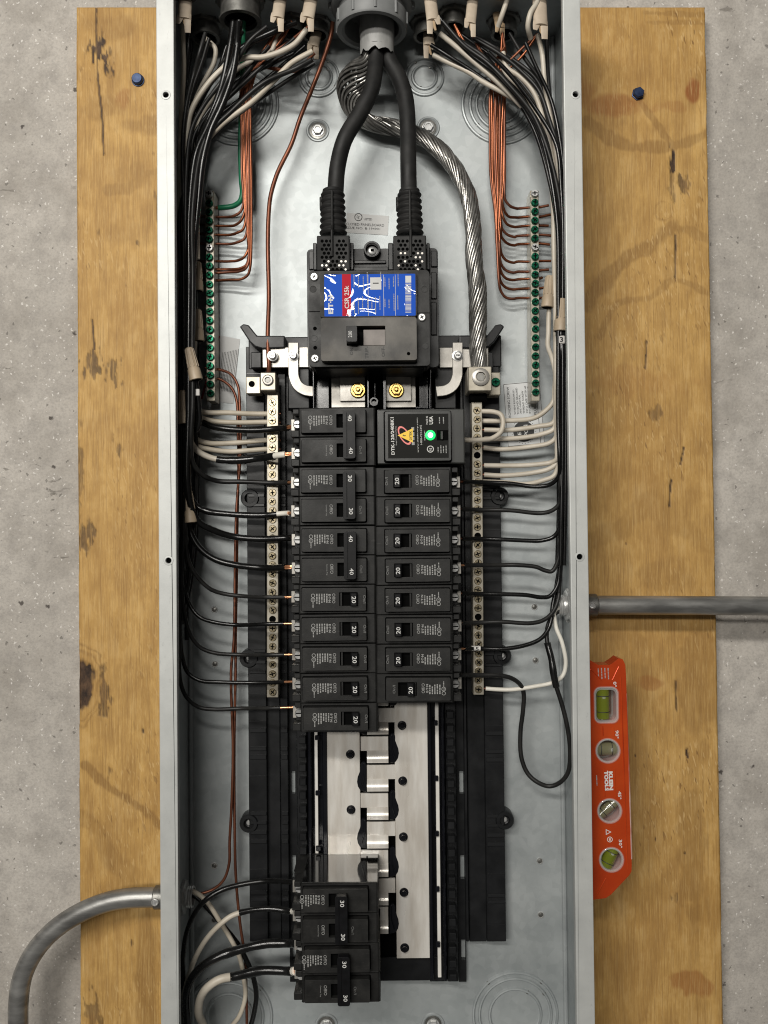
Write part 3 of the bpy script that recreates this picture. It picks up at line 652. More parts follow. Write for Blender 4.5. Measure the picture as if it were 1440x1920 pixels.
# ---- bus plates: two combs meshing along the middle
def bx_(m_, x0, y0, x1, y1, h0, h1): return m_.pbox(x0, y0, x1, y1, h0, h1)
LB = obj('bus_plate', M().pbox(614.5, 1300, 676, 1797, 22, 25), 'bus_metal', base, bevel=.4)
RB = obj('bus_plate', M().pbox(741.5, 1300, 803.5, 1797, 22, 25), 'bus_metal', base, bevel=.4)
g0, pit = 1378.5, 53.3
for k in range(-2, 9):
    ya, yb = g0+pit*k+2.5, g0+pit*(k+1)-2
    if yb > 1800: break
    right = (k % 2 == 1)            # finger grows from the right plate
    x0, x1 = (688, 741.2) if right else (676.3, 728)
    ym = ya+27
    par = RB if right else LB
    obj('bus_finger', M().pbox(x0, ya, x1, ym, 22.2, 24.9), 'bus_metal', par, bevel=.3)
    # upright stab: a rolled tab over the slot
    a, e = P(688, ym, 28), P(728, ym, 28); z0, z1 = PZ(700, yb, 28), PZ(700, ym, 28)
    pts = []
    for i in range(9):
        t = i/8; pts.append((z1+(z0-z1)*t, 24.5+5.5*math.sin(min(1, t*1.15)*math.pi*.62)))
    m_ = M(); vs = []
    for z, h in pts: vs += [(a.x, z, h), (e.x, z, h), (a.x, z, h-2.2), (e.x, z, h-2.2)]
    fs = []
    for i in range(8):
        j = i*4; fs += [(j, j+4, j+5, j+1), (j+2, j+3, j+7, j+6), (j, j+2, j+6, j+4), (j+1, j+5, j+7, j+3)]
    fs += [(0, 1, 3, 2), (32, 34, 35, 33)]
    m_.add(vs, fs); obj('stab', m_, 'bus_metal', par)
    # dark slot moulding beside each stab: stem with a bulb
    xs = 736 if not right else 681.5; sg = 1 if not right else -1
    top, bot = ya-6, yb+1
    prof = [(-5.5, top+5), (-3, top), (2.5, top), (5.2, top+5), (5.2, bot-42), (7.5, bot-36), (11, bot-27), (12.2, bot-18), (10.5, bot-9), (6, bot-2), (0, bot), (-5.5, bot)]
    pp = [P(xs+dx*sg, y, 25.4) for dx, y in prof]
    obj('slot_insulator', M().prism([(p.x, p.y) for p in pp], 20, 25.4), 'base_gloss', base, bevel=.5)
    q0, q1 = P(xs-1.5*sg, top+4, 26), P(xs-1.5*sg, bot-30, 26); q2_ = P(xs+4*sg, bot-8, 26)
    obj('slot_rim', M().tube(smoothpath([(q0.x, q0.y, 25.2), (q1.x, q1.y, 25.2), (q2_.x, q2_.y, 25.2)], 6), .9, 8), 'base_gloss', base)
for x, ys in ((657.5, (1309, 1414, 1518, 1622, 1727)), (755, (1360, 1464, 1569, 1673, 1777))):
    for y in ys:
        c = P(x+(y-1464)*.012, y, 25)
        obj('bus_rivet', M().lathe((c.x, c.y, 0), [(4.3, 24.9), (4.1, 25.8), (2.9, 26), (2.7, 29), (2.0, 29.8)], n=18), 'base_gloss', LB if x < 700 else RB)
# straps and bolted links under the main breaker
for sx in (0, 1):
    q = (lambda x: x) if not sx else (lambda x: 1408-x)
    nb = obj('neutral_plate', M().pbox(q(492), 651, q(584), 689, 28, 31), 'tin_metal', base, bevel=.5)
    cl = [P(q(x), y, 36) for x, y in ((550, 642), (550, 690), (551, 706), (558, 722), (571, 731), (590, 734))]
    pth = smoothpath(cl, 8); m_ = M(); vs = []; n = len(pth)
    for i, p in enumerate(pth):
        t = (pth[min(i+1, n-1)]-pth[max(i-1, 0)]).normalized(); w = Vector((-t.y, t.x, 0))*4.7
        vs += [(p.x+w.x, p.y+w.y, 36), (p.x-w.x, p.y-w.y, 36), (p.x+w.x, p.y+w.y, 33), (p.x-w.x, p.y-w.y, 33)]
    fs = []
    for i in range(n-1):
        j = i*4; fs += [(j, j+1, j+5, j+4), (j+2, j+6, j+7, j+3), (j, j+4, j+6, j+2), (j+1, j+3, j+7, j+5)]
    fs += [(0, 2, 3, 1), (4*n-4, 4*n-3, 4*n-1, 4*n-2)]
    st_ = obj('bonding_strap', m_.add(vs, fs), 'tin_metal', base, bevel=.4)
    for x, y in ((550, 667), (511, 667)):
        c = P(q(x), y, 37)
        w_ = obj('strap_screw', M().lathe((c.x, c.y, 0), [(5.0, 31 if x == 511 else 36), (4.9, 36.8), (3.6, 37), (3.5, 39.3), (2.6, 40)], n=24), 'zinc', st_)
        obj('screw_slot', M().box(c.x-1.9, c.x+1.9, c.y-.5, c.y+.5, 39.9, 40.2), 'slot_black', w_)
    obj('link_plate', M().pbox(q(621), 704, q(684.5), 764, 26, 30), 'tin_metal', base, bevel=.4)
    lk = obj('link_plate', M().pbox(q(637), 700, q(684.5), 752, 30.1, 34), 'tin_metal', base, bevel=.4)
    c = P(q(671), 730.5, 40) if not sx else P(743, 730.5, 40)
    bo = obj('brass_bolt', M().lathe((c.x, c.y, 0), [(7.3, 34), (7.2, 36), (6.4, 36.8)], n=28), 'brass', base)
    obj('bolt_head', M().lathe((c.x, c.y, 0), [(5.2, 36.6), (5.2, 40.4), (4.4, 41.4), (2.9, 41.4), (2.5, 39.6)], n=6), 'brass', bo)
    obj('bolt_stud', M().lathe((c.x, c.y, 0), [(1.9, 39), (1.8, 42.4), (1.1, 43)], n=14), 'brass', bo)
    c = P(q(664), 690, 40); obj('brass_bolt', M().lathe((c.x, c.y, 0), [(7, 22), (7, 25), (5, 25.2), (5, 30)], n=24), 'brass', base)
    obj('link_plate', M().pbox(q(625), 686, q(684), 702, 18, 21), 'tin_metal', base, bevel=.4)
# ================================================================== neutral and ground bars
def screw_mesh(r, mat, slot_rot=0, hgt=2.6):
    m_ = M().lathe((0, 0, 0), [(r, 0), (r, hgt*.6), (r*.86, hgt)], n=18)
    return mesh_pair(m_, mat)
def mesh_pair(m_, mat, smooth=35):
    me = mesh_of(m_, (0, 0, 0), 0, 1, smooth); me.materials.append(MATS[mat]); return me
SLOT = {}
def drive_mesh(r, h):
    if (r, h) not in SLOT:
        m_ = M().box(-r*.78, r*.78, -r*.16, r*.16, h-.6, h+.12).box(-r*.16, r*.16, -r*.55, r*.55, h-.6, h+.14)
        SLOT[r, h] = mesh_pair(m_, 'slot_black', 0)
    return SLOT[r, h]
def terminal_bar(name, label, cat, x0, y0, x1, y1, w, hb, h, ys, silver, green, holes, mat, drop=0):
    a, e = P(x0, y0, h), P(x1, y1, h)
    root = thing(name, label, cat, (e.x, e.y, hb), None)
    dv = (e-a).normalized(); nn = Vector((-dv.y, dv.x, 0))*w/2
    obj('bar', M().prism([(a.x+nn.x, a.y+nn.y), (a.x-nn.x, a.y-nn.y), (e.x-nn.x, e.y-nn.y), (e.x+nn.x, e.y+nn.y)], hb, h), mat, root, bevel=.5)
    r = 3.55 if green else 3.5
    mg, ms = screw_mesh(r, 'green_metal' if green else 'screw_brassy', hgt=3.4 if green else 1.5), screw_mesh(r, 'zinc', hgt=3.4 if green else 1.5)
    hh = h-.3
    for k, y in enumerate(ys):
        t = (y-y0)/(y1-y0); c = a.lerp(e, t); jx = random.uniform(-.25, .25)
        if k in holes:
            piece('open_hole', mesh_pair(M().lathe((0, 0, 0), [(3.3, -.2), (3.1, .1)], n=18), 'hole_dark'), (c.x, c.y, h), root); continue
        lift = random.uniform(-.5, .9) if green else random.uniform(-.4, .5)
        s = piece('screw', ms if k in silver else mg, (c.x+jx, c.y, hh+lift), root, random.uniform(0, 3.1))
        d = bpy.data.objects.new('drive_slot', drive_mesh(r*.95, 3.4 if green else 1.5)); link(d, s); ORG[d.name] = ORG[s.name]
    return root
nl = terminal_bar('neutral_bar', 'left brass-screwed neutral bar between white wires and left breakers', 'terminal bar', 511, 735, 511, 1308, 10.6, 22, 38,
                  [755+16.95*k for k in range(33)], (), False, (15, 24), 'bar_metal')
nr = terminal_bar('neutral_bar', 'right brass-screwed neutral bar beside the surge protector and right breakers', 'terminal bar', 894, 735, 897.5, 1303, 9.8, 22, 38,
                  [770+16.85*k for k in range(32)], (), False, (5, 14, 23), 'bar_metal')
gl = terminal_bar('ground_bar', 'left ground bar with green screws near the bundled black wires', 'terminal bar', 392.5, 357, 395.5, 752, 8.2, 6, 26,
                  [365+16.95*k for k in range(23)], (0, 6), True, (), 'bar_metal')
gr = terminal_bar('ground_bar', 'right ground bar with green screws above the bonding screw sticker', 'terminal bar', 1002, 357, 1004, 752, 8.2, 6, 26,
                  [364+16.9*k for k in range(23)], (0, 6), True, (), 'bar_metal')
# lugs at the heads of the neutral bars
def lug(root, x0, y0, x1, y1, h0, h1, cx, cy, r):
    lg = obj('lug', M().pbox(x0, y0, x1, y1, h0, h1), 'bar_metal', root, bevel=.8)
    c = P(cx, cy, h1)
    obj('set_screw', M().lathe((c.x, c.y, 0), [(r, h1-.1), (r, h1+1.6), (r*.82, h1+2.3), (r*.55, h1+2.3), (r*.5, h1-.5)], n=26), 'tin_metal', lg)
    obj('hex_socket', M().lathe((c.x, c.y, 0), [(r*.52, h1+.9), (r*.5, h1+1.0)], n=6), 'zinc_dark', lg)
    return lg
lug(nl, 488, 698, 517, 732, 24, 52, 502.5, 713, 5.0)
side = obj('tie_block', M().pbox(461, 706, 488, 738, 24, 40), 'bar_metal', nl, bevel=.7)
c = P(472, 720, 40); obj('block_hole', M().cyl((c.x, c.y), 2.9, 39.5, 40.15, 18), 'hole_dark', side)
lug(nr, 878, 687, 922, 733, 24, 58, 901, 707, 8.0)
side = obj('tie_block', M().pbox(916, 698, 938.5, 741, 22, 40), 'bar_metal', nr, bevel=.7)
c = P(929, 717, 40)
g_ = obj('bonding_screw', M().lathe((c.x, c.y, 0), [(4.1, 39.8), (4.1, 42), (3.5, 43)], n=24), 'green_metal', side)
d = bpy.data.objects.new('drive_slot', drive_mesh(3.4, 43.0)); link(d, g_); d.location = B((c.x-ORG[g_.name].x, c.y-ORG[g_.name].y, -ORG[g_.name].z)); ORG[d.name] = c

# ================================================================== branch breakers
PIT = 25.4
HALF = 37.2
def breaker(name, label, group, poles, cx, cy, rating, mirror, hx=16.0, handle='tie', h0=0, gloss=False):
    """cx, cy: photo centre of the body at face level. mirror: terminals on the right"""
    HS = 86.0+h0; sg = -1 if mirror else 1
    c = P(cx, cy, HS); Hh = PIT*poles/2-.25
    root = thing(name, label, 'circuit breaker', (c.x, c.y, 14), group)
    X = lambda x: c.x+sg*x
    rot = 90 if mirror else -90
    zs = [0] if poles == 1 else [PIT/2, -PIT/2]
    # body: shoulder, terminal step with a notch per pole
    side = [(-HALF, 22), (-HALF, 62), (-HALF+1.5, 66), (-29.5, 66), (-29.5, HS-1.2), (-28.6, HS), (HALF-1.2, HS), (HALF, HS-1.2), (HALF, 22)]
    for z in zs:
        m_ = M(); vs = []; z0, z1 = c.y+z-PIT/2+.2, c.y+z+PIT/2-.2
        n = len(side)
        vs = [(X(x), z0, h) for x, h in side]+[(X(x), z1, h) for x, h in side]
        f0 = tuple(range(n)) if not mirror else tuple(range(n))[::-1]
        fs = [f0, tuple(i+n for i in f0[::-1])]
        for i in range(n):
            j = (i+1) % n; q = (i, i+n, j+n, j); fs.append(q if mirror else q[::-1])
        body = obj('body', m_.add(vs, fs), 'breaker_black', root, bevel=.45)
        # terminal shroud cheeks
        obj('terminal_cheek', M().box(X(-HALF+.3), X(-29.6), z0+.2, z0+6.2, 66.1, HS-3), 'breaker_black', body, bevel=.5)
        obj('terminal_cheek', M().box(X(-HALF+2.2), X(-29.6), z1-4.6, z1-.2, 66.1, HS-3), 'breaker_black', body, bevel=.5)
        ts = obj('terminal_screw', M().lathe((X(-32.2), c.y+z+.4, 0), [(4.0, 66.1), (4.0, 70), (3.2, 71.2)], n=20), 'zinc', root)
        obj('drive_slot', M().box(X(-35.2), X(-29.3), c.y+z-.1, c.y+z+.9, 71.0, 71.35), 'slot_black', ts)
        obj('clamp_plate', M().box(X(-HALF-1.2), X(-33.2), c.y+z-4.8, c.y+z+5.6, 63.6, 65.9), 'tin_metal', root, bevel=.3)
        # nose with the handle slot cut in it
        nx0, nx1 = -26.6, 28.8
        s0, s1 = (hx-11.2, hx+4.6) if handle != 'mid' else (hx-4.5, hx+11.5)
        out = rrect(X(nx0), X(nx1), c.y+z-9.7, c.y+z+9.7, 1.0, 3)
        hole = rrect(X(s0), X(s1), c.y+z-5.6, c.y+z+6.2, .4, 2)
        nose = obj('nose', M().prism(out, HS+.03, HS+6.5, [hole]), 'breaker_face', root, bevel=.5, seg=2)
        obj('slot_floor', M().box(X(s0-.1), X(s1+.1), c.y+z-5.7, c.y+z+6.3, HS+.5, HS+2.2), 'slot_black', nose)
        obj('nose_shadow', M().prism(rrect(X(nx0-.9), X(nx1+.9), c.y+z-10.7, c.y+z+10.5, 1.2, 3), HS+.01, HS+.15), 'slot_black', nose)  # thin black sheet paints the shadow line around the nose
        hn = HS+6.55
        # moulded marks and print
        text('off_mark', 'Off/O', (X(hx-16.0 if handle != 'mid' else hx-10), c.y+z+1.0), hn, 8.4, 2.7, rot, 'print_grey', nose)
        if handle != 'tie': text('on_mark', 'On/I', (X(hx+10.4 if handle != 'mid' else hx+15), c.y+z+.2), hn, 7.0, 2.3, rot, 'print_dim', nose)
        elif z == zs[-1]: text('on_mark', 'On/I', (X(hx+9.2), c.y+z+.5), hn, 6.6, 2.3, rot, 'print_dim', nose)
        x_e = hx-19.6 if handle != 'mid' else hx-13.4
        if z == zs[0]:
            rr = random.Random(int(cx+cy))
            text('maker_mark', 'E·T·N', (X(x_e), c.y+z+1.0), hn, 7.2, 1.9, rot, 'print_grey', nose, .03)
            fp = M()
            for i in range(5):
                L = 8.6-rr.random()*2.0+(1.2 if i > 2 else 0); zz = c.y+z+(5.0-L/2 if not mirror else -4.0+L/2)
                dashes(fp, (X(x_e-2.3-i*2.15), zz), hn, L, 1.05, rot, rr)
            obj('fine_print', fp, 'print_grey', nose, smooth=0, kind='stuff')
            xr = x_e-14.2
            for dz, rr_ in ((3.4, 1.7), (-.2, 1.9)):
                zz = c.y+z+dz*(1 if not mirror else -1)
                cr = obj('listing_ring', ring(M(), (X(xr), zz), rr_-.45, rr_, hn-.15, hn+.02, 20), 'print_grey', nose)
                if rr_ > 1.8: text('listing_letters', 'UL', (X(xr), zz), hn, 2.2, 1.7, rot, 'print_grey', cr)
            fp = dashes(M(), (X(xr), c.y+z-4.6*(1 if not mirror else -1)), hn, 4.6, .8, rot, rr); obj('fine_print', fp, 'print_grey', nose, smooth=0, kind='stuff')
        else:
            text('common_trip_mark', 'Common Trip', (X(hx-20.2), c.y+z+.2), hn, 9.5, 1.2, rot, 'print_grey', nose)
    if gloss:      # polished outer side of the case, seen from above
        zt = c.y+Hh+.1
        sd = obj('side_panel', M().box(X(-28), X(HALF-.4), zt-.3, zt+.2, 26, HS-1.6), 'side_gloss', root)
        obj('side_rib', M().box(X(HALF-11), X(HALF-9.6), zt+.2, zt+1.0, 30, HS-6), 'side_gloss', sd)
    # handle
    ht = HS+(15.5 if handle == 'tie' else 10.5)
    if handle == 'tie':
        hw = 5.2
        out = rrect(X(hx-hw), X(hx+hw), c.y-PIT/2-7.6, c.y+PIT/2+7.6, 1.8, 4)
        hd_ = obj('tie_handle', M().prism(out, HS+9, ht), 'handle_black', root, bevel=1.0, seg=2)
        obj('handle_ridge', M().box(X(hx-2.4), X(hx-1.7), c.y-PIT/2-6, c.y+PIT/2+6.2, ht-.2, ht+.5), 'handle_black', hd_, bevel=.2)
        for z in zs: obj('handle_stem', M().box(X(hx-3.6), X(hx+3.8), c.y+z-5.2, c.y+z+5.6, HS+2.3, HS+9.2), 'handle_black', hd_)
        for i, z in enumerate(zs): text('rating_number', rating, (X(hx+(.8+i*.6)), c.y+z+(1.5 if i == 0 else -1.0)), ht+.06, 5.5, 3.5, rot, 'print_white', hd_, .012)
    else:
        xa, xb = (hx-2.6, hx+4.4) if handle == 'on' else (hx-3.2, hx+4.0)
        m_ = M(); z0, z1 = c.y-5.2, c.y+5.8
        prof = [(xa, HS+2.3), (xa+.6, ht-1.2), (xa+1.6, ht), (xb-.6, ht), (xb, ht-1.0), (xb, HS+2.3)]; n = len(prof)
        vs = [(X(x), z0, h) for x, h in prof]+[(X(x), z1, h) for x, h in prof]
        fs = [tuple(range(n)), tuple(range(2*n-1, n-1, -1))]+[(i, i+n, (i+1) % n+n, (i+1) % n) for i in range(n)]
        hd_ = obj('handle', m_.add(vs, fs), 'handle_black', root, bevel=.4)
        text('rating_number', rating, (X((xa+xb)/2+.5), c.y+.1), ht+.06, 5.9, 3.7, rot, 'print_white', hd_, .012)
        obj('slot_lip', M().box(X(s0+.8), X(s0+2.2), c.y-5.4, c.y+6.0, HS+2.3, HS+5.2), 'breaker_black', nose)
    root.rotation_euler.y = random.uniform(-.005, .005); root.location.x += random.uniform(-.0003, .0003)
    return root
LCX = lambda y: 624.5+(y-1000)*.0035
RCX = lambda y: 784.5+(y-1000)*.0035
GB = 'branch breakers in two columns'
breaker('double_pole_breaker', 'double pole 40 amp breaker at the top of the left column, beside the surge protector', GB, 2, LCX(818), 819, '40', False, hx=14.8)
breaker('double_pole_breaker', 'double pole 30 amp breaker second in the left column, below the top 40', GB, 2, LCX(930), 930, '30', False, hx=15.0)
breaker('double_pole_breaker', 'double pole 40 amp breaker third in the left column, above the single breakers', GB, 2, LCX(1040), 1040.5, '40', False, hx=15.0)
for i in range(5):
    y = 1123+i*55.5
    breaker('single_breaker', ['single 20 amp breaker %s below the lower 40 amp tied pair on the left' % w for w in ('first', 'second', 'third', 'fourth')][i] if i < 4 else 'lowest single 20 amp breaker of the left column, just above the bare bus', GB, 1, LCX(y)+.4*i, y, '20', False, hx=17.0, handle='on')
for i in range(8):
    y = 903+i*55.3
    breaker('single_breaker', 'single 20 amp breaker %s below the surge protector on the right' % ORD[i] if i < 7 else 'switched-off single 20 amp breaker at the bottom of the right column', GB, 1, RCX(y)+.2*i, y, '20', True, hx=17.0 if i < 7 else 7.0, handle='on' if i < 7 else 'mid')
breaker('double_pole_breaker', 'upper of the two double pole 30 amp breakers near the box bottom', GB, 2, 627.5, 1711, '30', False, hx=6.5, h0=2, gloss=True)
breaker('double_pole_breaker', 'lowest double pole 30 amp breaker, at the foot of the bus', GB, 2, 630.5, 1823, '30', False, hx=7.0, h0=3)
# ================================================================== surge protector
sp_ = thing('surge_protector', 'black surge protector with glowing green light and yellow warning triangle', 'surge protector', (PX(789, 860, 20), PZ(789, 868, 20), 14))
HS = 88
obj('case', M().pbox(707.5, 767, 871.5, 870, 22, HS), 'dtk_black', sp_, bevel=1.2, seg=2)
a, e, t_, u_ = P(722, 817, HS+7), P(845.5, 817, HS+7), P(784, 771, HS+7), P(784, 864, HS+7)
obj('case_groove', M().prism(rrect(a.x-1.2, e.x+1.2, u_.y-1.2, t_.y+1.2, 2, 3), HS+.01, HS+.2), 'slot_black', sp_)
face = obj('raised_face', M().prism(rrect(a.x, e.x, u_.y, t_.y, 1.8, 4), HS+.05, HS+7), 'dtk_black', sp_, bevel=.8, seg=2)
h = HS+7.06
pl = obj('name_plate', M().pbox(727.5, 776, 841, 859, HS+7.0, h), 'film_black', face)
h += .08
def ptx(x, y): return pt(x, y, h)
text('lettering', 'DTK-120/240BK1', ptx(736, 817.5), h, 32.2, 2.9, 91, 'print_white', pl, .03)
dm = M()
for x, y, L, w in ((742.5, 816, 16, .9), (783, 816, 29, 1.1), (789.5, 815, 17, 1.2), (796.5, 816, 9, 1.0)): pass
text('lettering', 'Surge Protective Device', ptx(742.8, 817), h, 16.5, 1.2, 91, 'print_white', pl)
text('lettering', 'www.ditekcorp.com', ptx(783.3, 816), h, 30, 1.5, 91, 'print_white', pl)
text('lettering', '1-800-753-2345', ptx(789.5, 815.5), h, 17, 1.6, 91, 'print_white', pl)
text('lettering', 'MADE IN', ptx(800.6, 788), h, 7, 1.7, 91, 'print_white', pl, .01)
text('lettering', 'USA', ptx(808.3, 788), h, 7, 3.4, 91, 'print_white', pl, .03)
for x, y, L in ((824, 788, 5.5), (831.5, 788, 5.5), (821.5, 842.5, 5), (826.7, 842, 7), (831.5, 842, 6), (836.5, 842, 7)): dashes(dm, ptx(x, y), h, L, .85, 91, rnd)
dashes(dm, ptx(796.3, 816), h, 9, .8, 91, rnd)
dashes(dm, ptx(774.3, 817), h, 16, 2.4, 91, rnd)
obj('fine_print', dm, 'print_grey', pl, smooth=0, kind='stuff')
tri = [ptx(x, y) for x, y in ((745.5, 816.5), (774, 803), (774, 830))]
obj('warning_triangle', M().prism(tri, h-.05, h+.05), 'yellow', pl)
c = P(758, 816.5, h); m_ = M(); n = 30; vs = []; fs = []
for i in range(n):
    t = 2*math.pi*i/n
    for k, s in enumerate((1, .76)):
        ex, ez = 4.2*s*math.cos(t)-(1-s)*0, 9.0*s*math.sin(t)*(1 if s == 1 else 1.06); ca, sa = math.cos(math.radians(30)), math.sin(math.radians(30))
        vs.append((c.x+ex*ca-ez*sa*1.0+.2, c.y+ex*sa+ez*ca, h+.02))
for i in range(n): j = (i+1) % n; fs.append((2*i, 2*j, 2*j+1, 2*i+1))
obj('orbit_ring', m_.add(vs, fs), 'pink', pl, smooth=0)
text('lettering', '?', ptx(758, 816.5), h+.1, 1.6, 2.8, 91, 'print_black', pl, .02); text('lettering', 'DITEK', ptx(769.8, 816.5), h+.1, 8, 2.0, 91, 'print_black', pl, .02)
c = P(807, 842, h); rg = obj('listing_ring', ring(M(), (c.x, c.y), 2.3, 3.0, h-.1, h+.02, 24), 'print_white', pl); text('listing_letters', 'UL', (c.x, c.y), h, 2.8, 2.3, 70, 'print_white', rg, .02)
c = P(807, 816, h)
led = obj('light_halo', M().lathe((c.x, c.y, 0), [(4.4, h-.1), (4.3, h+.3), (3.4, h+.5)], n=28), 'halo_green', sp_)  # glowing ring added as the green halo around the small light
obj('light_dome', M().lathe((c.x, c.y, 0), [(2.3, h+.3), (2.1, h+1.2), (1.2, h+1.9), (.3, h+2.1)], n=20), 'led_core', led)
c = P(829.5, 816, h)
sq = obj('switch_well', M().pbox(819, 806.5, 840.5, 825.5, h-.1, h+.25), 'slot_black', sp_, bevel=.1)
obj('switch_lever', M().pbox(826, 808, 831, 824, h+.2, h+2.2), 'dtk_black', sq, bevel=.4)

# ================================================================== main breaker
mb = thing('main_breaker', 'large main breaker with blue and red label and a 200 amp toggle', 'main breaker', (PX(692, 680, 40), PZ(692, 690, 40), 16))
obj('base_plate', M().prism(prrect(576, 466, 822, 690, 58, 4), 16, 58), 'base_black', mb, bevel=1.2, seg=2)
for x0, y0, x1, y1, h in ((579, 470, 590, 505, 60), (808, 470, 820, 500, 60), (660, 500, 728, 508, 62), (664, 488, 724, 494, 60), (808, 510, 819, 560, 60), (808, 566, 819, 628, 60), (728, 455, 737, 506, 66), (656, 455, 663, 506, 66), (587, 455, 594, 506, 66), (800, 455, 806, 506, 66)):
    obj('moulded_rib', M().pbox(x0, y0, x1, y1, 58.05, h), 'base_black', mb, bevel=.6)
c = P(697.5, 467, 66)
bs = obj('screw_boss', M().lathe((c.x, c.y, 0), [(7.6, 16), (7.6, 65), (7.0, 66), (5.9, 66), (5.6, 56)], n=30), 'base_black', mb)
s_ = obj('boss_screw', M().lathe((c.x, c.y, 0), [(5.0, 56), (5.0, 59), (3.8, 59.4), (3.6, 62), (2.6, 62.6)], n=24), 'zinc', bs)
obj('drive_slot', M().box(c.x-1.6, c.x+1.6, c.y-1.2, c.y+1.2, 62.5, 62.8), 'slot_black', s_)
obj('case', M().prism(prrect(579, 507, 806, 687, 84, 3.5), 58.1, 84), 'breaker_black', mb, bevel=1.2, seg=2)
obj('case_skirt', M().pbox(588, 672, 798, 690, 30, 80), 'base_black', mb, bevel=1)
cov = obj('label_cover', M().prism(prrect(600, 510, 781.5, 594.5, 89, 2.2), 84.05, 89), 'breaker_black', mb, bevel=.7, seg=2)
hL = 89.3
lab = obj('label_film', M().prism(prrect(608, 514, 779, 592.5, hL, .8), 89.05, hL), 'film_blue', cov)
rb = obj('red_band', M().pbox(641.5, 514, 658, 592.5, hL+.02, hL+.1), 'film_red', lab)
h = hL+.13
text('lettering', 'CSR 25k', pt(650, 557, h), h, 20, 4.0, 90.5, 'print_white', lab, .02)
text('lettering', 'E·T·N', pt(620, 571, h), h, 16.5, 4.2, 90.5, 'print_white', lab, .05)
dm = M()
for i in range(11):
    x = 664+i*8.2
    for y0 in (528, 572):
        if rnd.random() < .85 and not (690 < x < 712 and y0 < 550): dashes(dm, pt(x+rnd.uniform(-1, 1), y0+rnd.uniform(-6, 6), h), h, rnd.uniform(7, 15), .75, 90.5, rnd)
obj('fine_print', dm, 'print_grey', lab, smooth=0, kind='stuff')
for x in (690, 719, 741): obj('rule_line', M().pbox(x, 515, x+.7, 592, h-.02, h), 'print_white', lab, smooth=0)
obj('silver_seal', M().pbox(694, 520, 715, 543, h, h+.1), 'sticker_grey', lab, bevel=.04)
obj('seal_mark', M().pbox(699, 530, 710, 532, h+.1, h+.14), 'print_black', lab)
dm = M()
for i in range(26):
    y = 532+i*2.1; q0 = P(760, y, h); dm.box(q0.x, PX(771, y, h), q0.y, q0.y-.25-.5*rnd.random(), h-.02, h)
obj('bar_code', dm, 'print_white', lab, smooth=0, kind='stuff'); obj('bar_code_panel', M().pbox(760, 517, 771, 530, h-.02, h), 'print_white', lab)
hp = 94.0
hole = prrect(650, 611, 722.5, 648, hp, .8)
plate = obj('switch_plate', M().prism(prrect(601.5, 595, 781.5, 676, hp, 2.2), 84.06, hp, [hole]), 'main_face', mb, bevel=.8, seg=2)
obj('switch_well', M().pbox(648, 609, 725, 650, 84.1, 86), 'slot_black', plate)
obj('slide_plate', M().pbox(681.5, 618, 722.3, 647.5, 86.1, 92), 'grey_slide', plate, bevel=.3)
tg = obj('toggle', M().prism(prrect(650, 611, 669.5, 640.5, 106, 1.4), 86.1, 106), 'handle_black', mb, bevel=1.0, seg=2)
text('rating_number', '200', pt(656.5, 626.5, 106.1), 106.08, 5.6, 3.2, 90, 'print_white', tg, .0)
for s, x, L in (('ON-', 659, 7.4), ('TRIP-', 687.5, 10.5), ('OFF-', 718.5, 9.0)):
    q = P(x, 649.5, hp); text('position_mark', s, (q.x, q.y-L/2), hp+.06, L, 2.9, 90, 'print_black', plate, .02)
c = P(766, 663, hp); obj('test_hole', M().cyl((c.x, c.y), 1.5, hp-.05, hp+.1, 16), 'hole_dark', plate)
for x, y in ((589, 519), (791, 595), (590.5, 672)):
    c = P(x, y, 85)
    s_ = obj('cover_screw', M().lathe((c.x, c.y, 0), [(3.5, 84.02), (3.5, 85.2), (2.8, 86)], n=22), 'zinc', mb)
    t = random.uniform(.3, 1.2); m_ = M()
    for k in range(2):
        ca, sa = math.cos(t+k*1.571), math.sin(t+k*1.571)
        m_.add([(c.x+ca*u-sa*w, c.y+sa*u+ca*w, 86.05+.02*k) for u, w in ((-2, -.42), (2, -.42), (2, .42), (-2, .42))], [(0, 1, 2, 3)])
    obj('cross_recess', m_, 'slot_black', s_, smooth=0)
for x, y in ((587, 542), (796, 542), (589, 634), (797.5, 648)):
    c = P(x, y, 84); obj('moulded_disc', M().lathe((c.x, c.y, 0), [(3.1, 83.9), (3.0, 84.35), (2.5, 84.35), (2.4, 84.1)], n=22), 'breaker_black', mb)
for x, y in ((590.5, 616), (591, 652)):
    c = P(x, y, 84); obj('open_hole', M().cyl((c.x, c.y), 1.7, 84, 84.12, 16), 'hole_dark', mb)
obj('case_seam', M().pbox(579.5, 583.5, 600, 585, 84.0, 84.12), 'slot_black', mb); obj('case_seam', M().pbox(783, 586, 806, 587.5, 84.0, 84.12), 'slot_black', mb)

